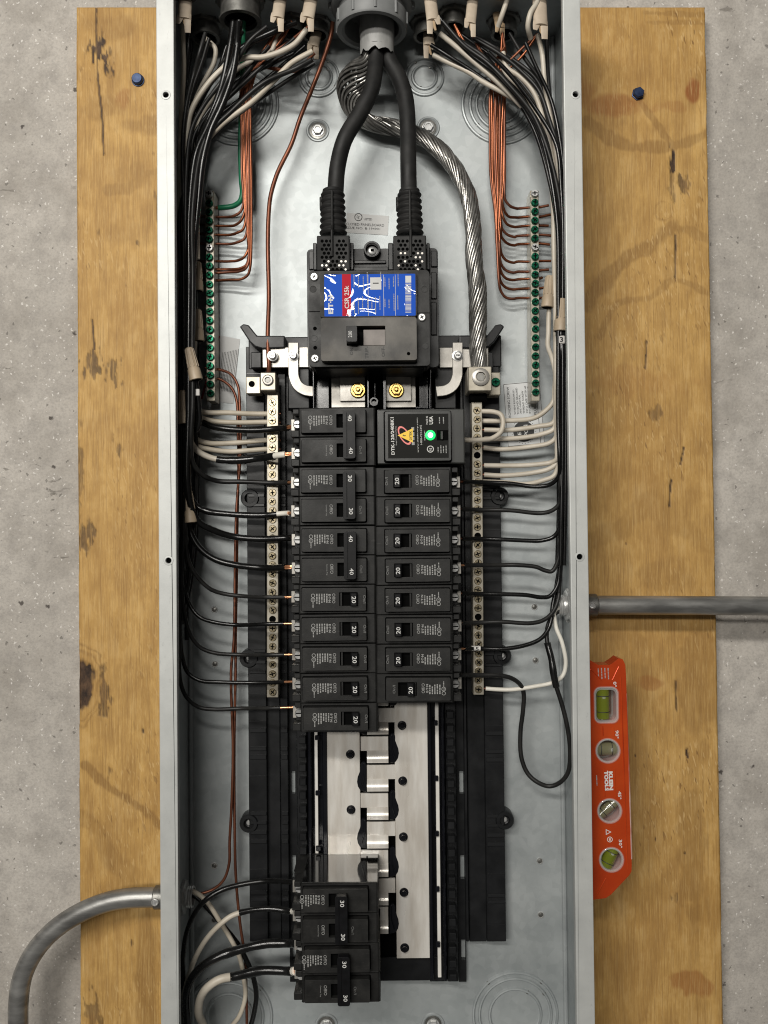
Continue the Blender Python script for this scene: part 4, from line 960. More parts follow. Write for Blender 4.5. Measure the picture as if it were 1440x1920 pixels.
# ================================================================== cable boots on the main lugs
def boot(cx, label, bright):
    top, bot = P(cx-1, 360, 60), P(cx, 443, 60)
    root = thing('cable_boot', label, 'cable boot', (bot.x, PZ(cx, 506, 80), 60), 'lug boots on the main breaker')
    L = (top-bot).length; prof = []
    for k in range(7):
        t0 = k/7; r = 12.6-1.9*t0
        prof += [(r-1.6, L*(t0+.01)), (r-.1, L*(t0+.055)), (r, L*(t0+.075)), (r-1.5, L*(t0+.12))]
    prof += [(9.6, L*.985), (9.2, L+1.5), (8.0, L+2)]
    obj('bellows', M().lathe(bot, prof, axis=top-bot, n=26), 'rubber', root)
    obj('spine', M().tube([(bot.x, bot.y-25, 81), (bot.x, bot.y-2, 81), (bot.x-.1, bot.y+5, 73.6), (top.x, top.y-3, 71.2)], [1.1, 1.2, 1.2, 1.0], 8), 'rubber', root)
    obj('ear_tab', M().pbox(cx-26, 368, cx-20, 392, 54, 62), 'rubber', root, bevel=.8)
    obj('vent_block', M().pbox(cx-31, 441, cx+31, 507, 58.2, 80), 'rubber', root, bevel=1.2, seg=2)
    dk, lt = M(), M()
    for r in range(8):
        for q in range(6):
            x = cx-19+(q+(r % 2)*.5-.25)*8.0; y = 452+r*7.6
            if abs(x-cx) < 4.5 and y < 488: continue
            if abs(x-cx) > 25: continue
            c = P(x, y, 80); br_ = (y > bright) and abs(x-cx) > 8 and random.random() < .5
            (lt if br_ else dk).cyl((c.x, c.y), 1.45 if not br_ else 1.0, 79.9, 80.1, 10)
    obj('vent_holes', dk, 'hole_dark', root, smooth=0, kind='stuff'); obj('lug_glints', lt, 'tin_metal', root, smooth=0, kind='stuff')
boot(625, 'ribbed black rubber boot on the left lug of the main breaker', 484)
boot(768.5, 'ribbed black rubber boot on the right lug of the main breaker', 474)
# ================================================================== wires
def jig(a): return random.uniform(-a, a)
def wire(name, label, pts, hs, r, mat, segs=None, group=None, cat='wire', k=7, n=9):
    """segs: [(name, material, from fraction, to fraction, radius factor)] laid over the main run"""
    hp_ = hpath(pts, hs)
    hp_ = [p+Vector((jig(.45), jig(.45), jig(.6))) if 0 < i_ < len(hp_)-1 and r < 4 else p for i_, p in enumerate(hp_)]
    path = [Vector((min(max(p.x, XL+T+r+.2), XR-T-r-.2), min(p.y, ZT-T-r), max(p.z, r+.2))) for p in smoothpath(hp_, k)]
    if not segs: return solo(name, M().tube(path, r, n), mat, label, cat, group, smooth=60)
    L = [0]
    for a, e in zip(path[:-1], path[1:]): L.append(L[-1]+(e-a).length)
    def cut(f0, f1):
        a, e = f0*L[-1], f1*L[-1]; out = []
        def at_(s):
            for i in range(len(path)-1):
                if L[i+1] >= s: return path[i].lerp(path[i+1], (s-L[i])/max(1e-9, L[i+1]-L[i]))
            return path[-1]
        out.append(at_(a)); out += [path[i] for i in range(len(path)) if a+1e-4 < L[i] < e-1e-4]; out.append(at_(e)); return out
    root = thing(name, label, cat, path[-1], group)
    for nm, mt, f0, f1, rf in segs:
        q = cut(f0, f1)
        if nm == 'tape':      # wound tape: uneven girth
            ph = jig(3); obj(nm, M().tube(q, [r*rf*(1+.06*math.sin(i*.55+ph)+.03*math.sin(i*1.3)) for i in range(len(q))], 12), mt, root, smooth=60)
        elif nm == 'bare_end' and r > 2.6:
            for d_ in range(5):
                t = 2*math.pi*d_/5; off = Vector((0, math.cos(t), math.sin(t)))*r*.42
                obj('strand', M().tube([p+off for p in q], r*.26, 6), mt, root, smooth=60)
        else: obj(nm, M().tube(q, r*rf, n), mt, root, smooth=60)
    return root
def lane(x, ys, j=1.6): return [(x+jig(j), y) for y in ys]

# ---- left feeds: down the left wall, then into the left breakers
sweeps = {
 0: [(536, 40), (528, 80), (505, 103), (470, 118), (430, 150), (390, 205), (370, 265)],
 1: [(433, 40), (427, 80), (414, 122), (402, 183), (387, 229), (372, 270)],
 2: [(585, 112), (555, 128), (494, 156), (433, 208), (393, 250), (376, 285)],
 3: [(441, 40), (436, 85), (424, 128), (408, 185), (390, 232), (374, 275)],
 4: [(447, 40), (443, 90), (430, 140), (412, 190), (388, 240), (368, 290)],
 5: [(555, 42), (509, 61), (463, 86), (427, 113), (402, 147), (381, 171), (358, 220)],
 6: [(500, 50), (470, 76), (440, 118), (410, 160), (380, 200), (358, 250)],
 7: [(550, 100), (500, 125), (450, 150), (410, 185), (374, 235), (352, 290)],
 8: [(385, 62), (375, 95), (362, 140), (350, 195), (344, 260)],
 9: [(354, 52), (353, 92), (349, 137), (342, 214), (340, 290)],
 10: [(590, 118), (540, 150), (480, 190), (420, 235), (380, 280), (352, 340)]}
feeds = [
 ([(368, 740), (373, 785), (392, 798), (425.5, 805), (473, 806.7), (514, 805), (552, 800)], 3.0, 'heavy black wire into the upper pole of the top 40 amp breaker', None),
 ([(356, 790), (358, 830), (373, 848), (403, 860), (439.5, 863), (480, 860), (530, 853), (553, 851)], 2.8, 'white wire ending in black tape at the lower pole of the top 40', 'white'),
 ([(357, 830), (361.7, 871), (384, 892), (409, 902), (453, 904), (514, 905.5), (553, 904)], 2.3, 'black wire into the upper pole of the left 30 amp breaker', None),
 ([(356, 925), (368.6, 948), (389.4, 959), (427, 964.4), (487, 966), (532, 963.6), (553, 962)], 2.3, 'white wire ending in black tape at the lower pole of the left 30', 'white'),
 ([(354, 930), (371, 977), (400.6, 993.6), (439, 1006), (487, 1010), (542, 1009), (554, 1009)], 3.0, 'heavy black wire into the upper pole of the lower left 40', None),
 ([(350, 950), (359, 1000.6), (375.6, 1028), (403, 1048), (437, 1059), (487, 1064), (542, 1064), (554, 1063)], 3.0, 'heavy black wire into the lower pole of the lower left 40', None),
 ([(346, 990), (353, 1050), (370, 1080.6), (395, 1104), (420, 1114), (453, 1118), (500, 1119), (556, 1119.4)], 1.9, None, None),
 ([(342, 1050), (346, 1100), (356, 1133), (375.6, 1157), (403, 1168), (445, 1171), (500, 1170), (556, 1169)], 1.9, None, None),
 ([(341, 1090), (346, 1147), (356, 1189), (375.6, 1214), (403, 1223.6), (453, 1227), (510, 1228), (556, 1227)], 1.9, None, None),
 ([(339, 1170), (342, 1230.6), (353, 1261), (375.6, 1276), (409, 1279), (475.6, 1280), (556, 1278)], 1.9, None, None),
 ([(336, 1210), (338, 1278), (350.6, 1308), (373, 1325), (400.6, 1330), (453, 1329), (510, 1328), (552, 1326)], 1.9, None, None)]
for i, (f, r, lab, kind) in enumerate(feeds):
    x = 366-2.7*i
    y0 = f[0][1]
    ys = [y for y in (400, 520, 640, 760, 880, 1000, 1100) if y < y0-50]
    if kind == 'white': ys = [y for y in ys if y > 600]
    pts = (sweeps[i] if kind != 'white' else [])+lane(x, ys)+f
    n_top = len(pts)-len(f)
    hb = 34+(i*17) % 36
    hs = [46, 50] if False else None
    full = []
    for j, q in enumerate(pts):
        if j < n_top: full.append((q[0], q[1], hb+jig(3)+(0 if q[1] > 160 else (160-q[1])*.10)))
        else:
            t = (j-n_top)/(len(f)-1); full.append((q[0], q[1], hb*(1-min(1, t*2))+ (46 if t < .85 else 60)*min(1, t*2)))
    lab = lab or 'thin black wire curving into the %s single breaker of the left column' % ORD[i-6]
    end = 'copper_bright'
    if kind == 'white':
        n_ = len(full); 
        segs = [('insulation', 'ins_white', 0, .62 if i == 1 else .55, 1), ('tape', 'tape', .61 if i == 1 else .54, .90, 1.22), ('white_collar', 'ins_clean', .895, .955, 1.05), ('bare_end', end, .95, 1, .7)]
        wire('white_wire', lab, full, [0], r, 'ins_white', segs, 'wires feeding the left breakers')
    else:
        tot = .985 if r > 2.2 else .983
        segs = [('insulation', 'ins_black' if r > 2.6 or i % 2 else 'ins_grey', 0, tot, 1), ('bare_end', end, tot-.002, 1, .6)]
        wire('black_wire', lab, full, [0], r, 'ins_black', segs, 'wires feeding the left breakers')

# ---- extra wires of the left bundle that only show near the top
for i, (s, mt, nm, lab, e, r) in enumerate([
  ([(575, 55), (549, 85), (494, 107), (463, 108), (433, 119), (402, 144), (372, 183), (356, 214), (349, 260), (343, 340), (342, 500), (345, 640), (352, 690)], 'ins_white', 'white_wire', 'pale wire sweeping from the jacket beside the grey conduit bushing to the left wall', 0, 2.5),
  ([(586, 96), (546, 119), (518, 147), (475, 189), (417, 232), (387, 266), (375, 305), (371, 351), (369, 420), (370, 486)], 'ins_tan', 'tan_wire', 'tan wire running lowest across the left bundle to the highest left wire nut', 0, 2.5),
  ([(343, 45), (343, 76), (345, 122), (340, 214), (337, 330), (337, 500), (340, 700), (346, 740)], 'ins_tan', 'tan_wire', 'tan wire dropping straight from the corner jacket beside the left lip', 0, 2.2),
  ([(385, 72), (393, 78), (404, 92), (402, 116), (390, 143), (375, 168), (358, 210), (350, 290), (348, 420), (356, 560), (366, 585)], 'ins_white', 'white_wire', 'short white loop bending out behind the corner jacket at top left', 0, 2.2),
  ([(524, 48), (516, 78), (508, 98), (480, 112), (445, 130), (410, 170), (378, 215), (362, 270), (356, 380), (354, 520), (352, 640)], 'ins_white', 'white_wire', 'white wire leaving the split jacket left of the bushing', 0, 2.2),
  ([(449, 40), (444, 92), (434, 150), (416, 200), (396, 245), (382, 300), (372, 380), (364, 480), (360, 600), (358, 715)], 'ins_black', 'black_wire', 'glossy black wire hanging from the round fitting, outermost of its bundle', 0, 3.0),
  ([(438, 40), (430, 95), (418, 150), (402, 200), (380, 255), (366, 320), (358, 420), (352, 560), (350, 740), (346, 900)], 'ins_black', 'black_wire', 'glossy black wire hanging from the round fitting, nearest the left wall', 0, 3.0),
  ([(466, 150), (420, 175), (392, 205), (372, 240), (360, 300), (350, 420), (346, 600), (342, 800), (338, 1000), (336, 1130)], 'ins_grey', 'black_wire', 'dusty black wire running behind the left bundle down the wall', 0, 2.0)]):
    hb = [58, 62, 50, 40, 44, 66, 58, 30][i]
    wire(nm, lab, s, [hb+8, hb, hb-6], r, mt, None, 'wires of the left bundle')

# ---- the mass of dusty black wire packed along the left wall
for i in range(9):
    x = 335+i*4.2+jig(1.5); hb = 14+(i*29) % 56
    x0 = [360, 392, 425, 455, 480, 505, 525, 552, 572][i]; y0 = 58+(i % 3)*14
    pts = [(x0, y0), (x0*.75+x*.25+jig(6), y0+45), (x0*.4+x*.6+jig(5), y0+100), (x+10+jig(3), y0+165), (x+3, y0+240)]+lane(x, (390, 500, 620, 740), 2.4)+[(x-2, 860+i*22+jig(20)), (338+jig(3), 960+i*30)]
    wire('black_wire', 'dusty black wire packed deep in the bundle along the left wall', pts, [hb+10, hb, hb, hb-4, hb-8], 1.9, 'ins_grey' if i % 2 else 'ins_black', None, 'wires packed in the left bundle', n=7)
for i in range(5):
    x = 1048+i*3.4; hb = 16+(i*23) % 50; x0 = [840, 870, 915, 955, 985][i]; y0 = 62+(i % 3)*18
    pts = [(x0, y0), (x0*.72+x*.28, y0+45+jig(5)), (x0*.38+x*.62+jig(5), y0+105), (x-12+jig(3), y0+175), (x-3, y0+255)]+lane(x, (440, 560, 700, 830), 1.5)+[(x-2, 960), (x-4, 1060)]
    wire('black_wire', 'dusty black wire packed deep in the bundle along the right wall', pts, [hb+10, hb, hb, hb-3, hb-6], 1.9, 'ins_grey' if i % 2 else 'ins_black', None, 'wires packed in the right bundle', n=7)

# ---- whites on the left neutral bar
GW = 'white wires on the left neutral bar'
for pts, lab in [
  ([(352, 700), (358, 745), (366, 766), (385, 772), (430, 774), (470, 775), (500, 775.5)], 'highest white wire on the left neutral bar'),
  ([(356, 720), (360, 755), (370, 778), (395, 788), (440, 792), (500, 792)], 'second highest white wire on the left neutral bar, above the heavy black'),
  ([(352, 770), (354, 805), (368, 824), (392, 831), (440, 830), (500, 825)], 'white wire on the left neutral bar just below the heavy black'),
  ([(352, 780), (355, 815), (370, 836), (392, 843), (431, 846.5), (470, 845), (500, 842)], 'lowest white wire on the left neutral bar, above the taped one')]:
    x_, y_ = pts[-1]
    wire('white_wire', lab, pts+[(511, y_+.3), (526, y_+.5)], [46, 44, 40, 36, 32, 30, 30], 2.4, 'ins_tan', [('insulation', 'ins_tan', 0, .93, 1), ('bare_end', 'copper_dull', .925, 1, .5)], GW)

# ---- right side: whites on the right neutral bar
GW = 'white wires on the right neutral bar'
R = [
 ([(870, 824.4), (877, 824.4), (905, 824), (922, 822), (939.6, 810), (944, 790), (938, 777), (926, 773), (904, 771)], 'white loop from the surge protector back to the right neutral bar', [56, 56, 50, 47, 45, 43, 40, 36, 31]),
 ([(1030, 572), (1029, 600), (1027, 626), (1028, 649), (1036, 672), (1040, 700), (1040, 730), (1037, 752), (1024, 770), (1001, 783), (957, 789), (904, 788.5)], 'highest white wire curving over the bonding sticker, from the wire nut', [40, 38, 36, 34, 32, 30]),
 ([(812, 103), (840, 116), (880, 137), (905, 152), (945, 175), (980, 197), (1008, 240), (1027, 300), (1036, 380), (1038, 470), (1042, 600), (1042, 720), (1043, 770), (1037, 792), (1007, 800), (957, 807), (904, 806)], 'white wire running from the back jacket right of the bushing to the second bar screw', [45, 50, 52, 50, 46, 40, 34, 31]),
 ([(824, 62), (850, 83), (895, 120), (930, 150), (965, 185), (1000, 228), (1030, 320), (1041, 430), (1043, 600), (1043, 760), (1043, 790), (1038, 805), (1015, 815), (972, 822), (904, 824)], 'white wire crossing the emblem of the sticker, third along the right bar', [62, 58, 50, 42, 36, 32]),
 ([(943, 98), (950, 125), (975, 145), (1000, 175), (1022, 235), (1040, 330), (1044, 500), (1044, 700), (1044, 805), (1041, 822), (1028, 832), (1001, 837), (942.5, 842), (904, 839.6)], 'white wire along the bottom edge of the bonding sticker', [50, 50, 46, 40, 34, 31]),
 ([(1008, 65), (1016, 100), (1021, 150), (1026, 185), (1037, 250), (1046, 330), (1046, 600), (1045, 840), (1043, 862), (1034, 867), (1015, 870), (972, 873), (904, 872)], 'white wire just above the right breaker feeds, straight from the corner jacket', [56, 52, 46, 42, 36, 31]),
 ([(930, 90), (948, 135), (985, 175), (1015, 235), (1038, 330), (1047, 600), (1047, 850), (1045, 868), (1030, 880), (1001, 886), (942.5, 892), (904, 890)], 'lowest white wire on the right neutral bar, beside the upper right ear', [46, 46, 42, 40, 36, 31]),
 ([(1044, 860), (1043, 884), (1036, 894), (1020, 901), (986, 908), (950, 905), (904, 904)], 'white wire half hidden under the first black feed on the right', [40, 38, 36, 34, 31])]
for pts, lab, hs in R:
    wire('white_wire', lab, pts+([(884, pts[-1][1]-.4)] if pts[0][0] > 0 else []), hs, 2.3, 'ins_white', [('insulation', 'ins_white', 0, .975 if len(pts) > 10 else .90, 1), ('bare_end', 'copper_dull', .97 if len(pts) > 10 else .895, 1, .5)], GW)

# ---- black feeds of the right breakers
Rs = [
 [(821, 28), (845, 62), (880, 100), (930, 140), (975, 190), (1008, 240), (1030, 320), (1044, 420)],
 [(826, 36), (862, 75), (905, 105), (945, 150), (990, 200), (1022, 260), (1042, 360)],
 [(808, 84), (840, 105), (880, 130), (930, 165), (968, 188), (1000, 240), (1026, 320), (1044, 420)],
 [(884, 65), (925, 87), (960, 110), (1000, 142), (1018, 170), (1034, 225), (1050, 300)],
 [(905, 98), (930, 120), (960, 155), (990, 190), (1022, 245), (1047, 320)],
 [(1025, 66), (1026, 110), (1030, 170), (1040, 235), (1052, 310)],
 [(850, 55), (900, 90), (950, 125), (985, 150), (1014, 200), (1040, 275), (1055, 360)]]
Rf = [
 [(1049, 860), (1047.5, 893), (1030, 909.6), (1001, 912.5), (957, 906.7), (907.5, 904), (853, 903)],
 [(1051, 905), (1049, 941.7), (1036, 956), (1015, 961.5), (957, 957.7), (899, 955.7), (850, 954)],
 [(1050, 955), (1047.5, 991), (1037, 1007), (1015, 1014), (985, 1013), (942.5, 1011), (895, 1010.5), (852, 1010)],
 [(1050, 1000), (1047, 1045), (1036, 1070), (1022, 1069), (1006.7, 1062.7), (970, 1060), (936.7, 1059), (852, 1060)],
 [(1050, 1060), (1045, 1098), (1031, 1118), (1015, 1119.4), (986, 1116.5), (936.7, 1114.7), (895, 1113), (850, 1112)],
 [(1050, 1080), (1046, 1125), (1036, 1149), (1018, 1162), (995, 1169), (942.5, 1166.7), (895, 1167.5), (850, 1169)],
 [(1048, 1060), (1042, 1100), (1036, 1135), (1030, 1172.5), (1015, 1196), (986, 1209), (942.5, 1215.7), (896, 1216), (855, 1217)]]
for i, (s, f) in enumerate(zip(Rs, Rf)):
    x = 1047+i*2.3; y0 = f[0][1]; top = s[-1][1]
    ys = [y for y in (450, 560, 680, 800, 900) if top+40 < y < y0-30]
    pts = s+lane(x, ys, 1.2)+f; n_top = len(pts)-len(f); hb = 62-i*5
    full = []
    for j, q in enumerate(pts):
        if j < n_top: full.append((q[0], q[1], hb+jig(2)))
        else: t = (j-n_top)/(len(f)-1); full.append((q[0], q[1], hb*(1-min(1, t*1.8))+(44 if t < .9 else 60)*min(1, t*1.8)))
    w_ = wire('black_wire', 'black wire bending into the %s single breaker below the surge protector' % ORD[i], full, [0], 2.0, 'ins_grey',
         [('insulation', 'ins_grey' if i % 2 else 'ins_black', 0, .985, 1), ('bare_end', 'copper_bright' if i > 2 else 'copper_dull', .983, 1, .5)], 'wires feeding the right breakers')
    if i == 6:
        c = P(890, 1216, 47)
        tg_ = obj('number_tag', M().lathe((c.x-3.2, c.y, 46), [(2.35, 0), (2.35, 8.5)], axis=(1, 0, 0), n=16), 'tag_white', w_)
        text('tag_number', '15', (c.x+1.0, c.y), 48.5, 5.0, 3.2, 0, 'print_black', w_, .02)
# more black of the right bundle
for i, (pts, hb, lab) in enumerate([
  ([(830, 40), (870, 85), (915, 118), (955, 160), (1000, 215), (1030, 290), (1050, 380), (1058, 520), (1058, 700), (1056, 900), (1050, 1020)], 66, 'black wire on top of the right bundle, running highest past the wire nut'),
  ([(888, 72), (935, 100), (975, 132), (1010, 170), (1030, 225), (1052, 300), (1062, 400), (1061, 600), (1059, 800), (1054, 1000), (1048, 1110)], 54, 'black wire of the right bundle pressed against the right wall'),
  ([(945, 120), (985, 165), (1018, 215), (1044, 290), (1058, 380), (1060, 520), (1061, 560)], 48, 'black wire ending in the lower right tan wire nut')]):
    wire('black_wire', lab, pts, [hb, hb, hb-8, hb-14], 2.0, 'ins_grey', None, 'wires of the right bundle')

# ---- looped switched feed, white partner, both from the right conduit
lp = [(860, 1266), (895, 1266.5), (936.7, 1267), (960, 1271.7), (977.5, 1286), (983, 1304), (980, 1336), (976, 1371), (977.5, 1420.5), (989, 1449.6), (1009.6, 1467), (1030, 1473.5), (1050, 1467), (1065, 1446.7), (1069, 1409), (1065, 1365), (1053, 1321), (1041.7, 1280), (1034, 1236.7), (1026, 1196), (1030, 1166.7), (1044.6, 1147.7), (1062, 1141)]
wire('black_wire', 'long black wire hanging in a loop beside the lower right base', [(x, y, h) for (x, y), h in zip(lp, [58, 47, 44, 40, 34, 30, 26, 24, 24, 26, 28, 30, 34, 40, 44, 46, 46, 46, 44, 40, 36, 32, 30])], [0], 2.1, 'ins_grey',
     [('insulation', 'ins_grey', 0, 1, 1), ('tape', 'tape', .775, .885, 1.5), ('bare_end', 'copper_dull', 0, .006, .5)])
wl = [(1062, 1138), (1052, 1139), (1040, 1146), (1041.7, 1175), (1053, 1204.6), (1060.6, 1242.5), (1056, 1266), (1039, 1279), (1001, 1287.7), (957, 1292.7), (908, 1290), (888, 1288)]
wire('white_wire', 'clean white wire from the right conduit to the foot of the neutral bar', wl, [30, 32, 36, 36, 34, 32, 30], 2.0, 'ins_clean',
     [('insulation', 'ins_clean', 0, .93, 1), ('bare_end', 'copper_dull', .925, 1, .5)])

# ---- bottom left wires to the lower 30 amp breakers and the left conduit
GB2 = 'wires of the lower 30 amp breakers'
wire('black_wire', 'black wire arching into the upper pole of the upper bottom 30', [(556, 1654), (498.6, 1653), (453, 1658), (416, 1668.6), (385.5, 1687), (364, 1714), (350, 1751), (343, 1794), (340, 1855), (340, 1920), (346, 1990)], [62, 46, 46, 50, 52, 50, 46, 40, 36, 30, 26], 2.3, 'ins_black', None, GB2)
wire('white_wire', 'white wire taped black, arching into the lower pole of the upper bottom 30', [(556, 1708), (544, 1708), (498.6, 1705), (439, 1716), (413, 1733), (388.6, 1760), (367, 1794), (352, 1834), (344, 1870), (346, 1920), (352, 1990)], [62, 50, 46, 50, 52, 50, 46, 40, 36, 30, 26], 2.4, 'ins_white',
     [('bare_end', 'copper_bright', 0, .02, .6), ('white_collar', 'ins_clean', .015, .055, 1.1), ('tape', 'tape', .05, .27, 1.1), ('insulation', 'ins_white', .265, 1, 1)], GB2)
wire('black_wire', 'heavy taped black wire arching into the lowest breaker', [(556, 1767), (544, 1768), (498.6, 1769), (453, 1779), (413, 1792), (382.5, 1809), (361, 1834), (350, 1864), (352, 1920), (356, 1990)], [62, 54, 52, 56, 60, 60, 56, 50, 40, 30], 3.6, 'ins_black', [('tape', 'tape', 0, .42, 1.08), ('insulation', 'ins_black', .41, 1, 1)], GB2)
wire('white_wire', 'heavy white wire taped black, bending down beside the bottom left knockout', [(556, 1820), (544, 1820), (489, 1820), (443.6, 1829), (413, 1837), (388.6, 1852), (375, 1873), (372, 1898), (379, 1920), (400, 1985)], [62, 54, 52, 56, 60, 60, 56, 50, 40, 30], 3.7, 'ins_white',
     [('bare_end', 'copper_bright', 0, .02, .6), ('white_collar', 'ins_clean', .015, .05, 1.0), ('tape', 'tape', .045, .37, 1.08), ('insulation', 'ins_white', .365, 1, 1)], GB2)
wire('tan_wire', 'tan wire hanging from the left conduit across the bottom left knockout', [(338, 1672), (349, 1669), (367, 1675), (388.6, 1690), (416, 1733), (434, 1763), (450, 1794), (457, 1834), (459, 1870), (450, 1904), (437.5, 1920), (400, 1960)], [28, 30, 34, 34, 30, 26, 22, 20, 20], 2.2, 'ins_tan')
wire('black_wire', 'black wire hanging from the left conduit beside the tan one', [(338, 1680), (361, 1678), (392, 1705), (422, 1739), (447, 1772.5), (462, 1800), (476, 1834), (480, 1867), (477, 1898), (471, 1920), (450, 1975)], [28, 30, 30, 26, 22, 20, 18, 18], 2.4, 'ins_black')
wire('copper_wire', 'bare copper wire from the left ground bar turning into the left conduit', [(384, 690), (400, 691.5), (416, 694), (434, 703), (446, 722), (450, 760), (450, 850), (443, 960), (440, 1080), (439, 1200), (434, 1260), (437, 1400), (434, 1500), (431, 1580), (430, 1620), (420, 1650), (400, 1668), (375, 1676), (340, 1676)], [14, 14, 16, 18, 20, 22, 24, 24, 24, 24, 24, 24, 24, 26, 28], 1.35, 'copper_dull', None, 'long bare copper wires beside the left base')
wire('copper_wire', 'bare copper wire from the left ground bar running off the box bottom', [(384, 707), (400, 708), (416, 712), (434, 728), (444, 750), (446, 800), (448, 870), (446, 960), (443, 1080), (441, 1200), (442, 1260), (440, 1400), (440.5, 1580), (443.6, 1650), (450, 1730), (459, 1800), (462, 1860), (462, 1920), (463, 1990)], [14, 14, 15, 17, 18, 20, 21, 21, 21, 21, 21, 21, 20], 1.35, 'copper_dull', None, 'long bare copper wires beside the left base')

# ---- ground wires
GL = [406.5, 423, 439.7, 457, 490, 505, 511, 524.5]
for j, ye in enumerate(GL):
    xb = [456, 458.5, 461, 463, 465, 467, 467.5, 470][j]; xt = 453+2.5*j
    q0 = [(578, 50), (524, 48), (590, 100), (548, 40)][j % 4]; st0 = [q0, (q0[0]*.72+xt*.28+jig(4), q0[1]+34+jig(6)), (472+j*2.0, 128)]
    pts = st0+[(xt, 165), (xt-.5, 250), (xt*.5+xb*.5, 330), (xb, max(345, ye-45)), (xb-.5, ye-24), (xb-6, ye-9), (xb-18, ye-2), (430, ye), (404, ye+.5), (390, ye), (372+jig(3), ye-1.5)]
    wire('copper_wire', 'bare copper ground wire %s from the top on the left ground bar' % ORD[j], pts, [60, 50, 42, 34, 28, 26, 25, 24, 22, 18, 16, 15, 15], 1.3, 'copper' if j % 3 else 'copper_dull', None, 'ground wires of the left bar', k=6)
wire('green_wire', 'green insulated wire curving into the left ground bar', [(456, 34), (456, 80), (455, 147), (451, 275), (453, 340), (455, 362), (450, 377), (438, 385), (420, 389), (405, 390)], [56, 50, 36, 26, 24, 22, 20, 18, 16, 15], 2.5, 'green_ins', [('insulation', 'green_ins', 0, .985, 1), ('bare_end', 'copper_dull', .98, 1, .6)])
GR = [390.4, 408, 425, 443, 459, 491, 509.6, 524.5, 541.6, 560]
for j, ye in enumerate(GR):
    xt = 947-3.0*j; xb = [945, 942, 940, 939, 938, 937, 936.5, 936, 936, 936][j]
    q0 = [(942, 62), (884, 60), (852, 46), (946, 88), (1008, 64)][j % 5]; st0 = [q0, (q0[0]*.6+xt*.4+jig(4), 104+jig(8)), (q0[0]*.15+xt*.85, 138)]
    mid = [(xt, 165), (xt-1, 250), (xt, 330)]
    if ye > 430: mid += [((xt+xb)/2, 400)]
    if ye > 480: mid += [(xb-4 if j > 6 else xb-1, 455)]
    pts = st0+mid+[(xb, ye-30), (xb+3, ye-15), (xb+12, ye-3), (xb+26, ye+1), (970, ye), (992, ye-1), (1012, ye-2), ((1031 if j < 7 else 1019)+jig(3), ye-3+jig(3))]
    wire('copper_wire', 'bare copper ground wire %s from the top on the right ground bar' % ORD[j], pts, [52, 46, 40, 34, 28, 26, 25, 22, 18, 16, 15, 15, 15], 1.3, 'copper' if j % 3 else 'copper_dull', None, 'ground wires of the right bar', k=6)
wire('copper_wire', 'thick bare copper wire slanting from the bushing to the left lug', [(624, 40), (621, 61), (608, 107), (585.5, 162), (564, 220), (546, 269), (521, 324), (508, 367), (503.5, 400), (503, 455), (504, 558), (503, 638), (503.5, 690), (503, 702)], [40, 34, 28, 24, 22, 22, 24, 28, 34, 40], 2.1, 'copper_dull', None, None, k=8)

# ---- service cables
def fat(name, label, pts, hs, r, mat): return wire(name, label, pts, hs, r, mat, None, 'service conductors', 'cable', k=8, n=20)
fat('service_cable', 'thick black service cable bending left to its ribbed boot', [(704, 86), (705, 107), (702, 140), (695.5, 171), (674, 214), (646, 262), (633, 312), (629, 360), (627, 400)], [52, 52, 56, 60, 62, 62, 60, 60, 60], 7.4, 'rubber')
fat('service_cable', 'thick black service cable running down to the right ribbed boot', [(722, 86), (730, 113), (747, 144), (760, 183), (765, 244), (765.6, 305), (766.5, 360), (767.5, 400)], [48, 48, 50, 54, 58, 60, 60, 60], 7.4, 'rubber')
cl = smoothpath(hpath([(694, 92), (690, 115), (668, 140), (656, 172), (662, 204), (690, 228), (741, 240), (784, 254), (827, 284), (862, 330), (880, 376), (887, 432), (889, 489), (896, 546), (896, 603), (896, 661), (899, 700)], [48, 46, 36, 26, 20, 18, 18, 22, 28, 32, 36, 40, 42, 42, 42, 42, 40]), 10)
root = thing('neutral_cable', 'bare stranded aluminium neutral cable curving down to the right lug', 'cable', cl[-1], 'service conductors')
m_ = len(cl); Tn = [(cl[min(i+1, m_-1)]-cl[max(i-1, 0)]).normalized() for i in range(m_)]
u = Vector((1, .2, .1)); u = (u-Tn[0]*u.dot(Tn[0])).normalized(); frames = []
s_len = 0
for i in range(m_):
    if i: u = Tn[i-1].rotation_difference(Tn[i]) @ u; u = (u-Tn[i]*u.dot(Tn[i])).normalized(); s_len += (cl[i]-cl[i-1]).length
    frames.append((u.copy(), Tn[i].cross(u), s_len))
for q in range(24):
    ph = 2*math.pi*q/16 if q < 16 else 2*math.pi*(q-16)/8+.3; rad = 6.3 if q < 16 else 3.6; path = []
    jr = random.uniform(-.35, .6)
    for i in range(m_):
        U_, W_, s = frames[i]; t = i/(m_-1)
        loose = 1+1.0*math.exp(-((t-.16)/.07)**2)*(1 if q < 16 else 1.7)
        bulge = 1+.14*math.exp(-((t-.83)/.05)**2)
        a = ph+s*.052
        path.append(cl[i]+U_*(math.cos(a)*(rad*loose*bulge+jr))+W_*(math.sin(a)*(rad*(1+(loose-1)*.2)*bulge+jr)))
    obj('strand', M().tube(path, 1.34, 6), 'alu_strand', root, smooth=60)
obj('strand_ends', M().pbox(882, 733, 914, 752, 26, 44), 'slot_black', root, bevel=3, seg=3)

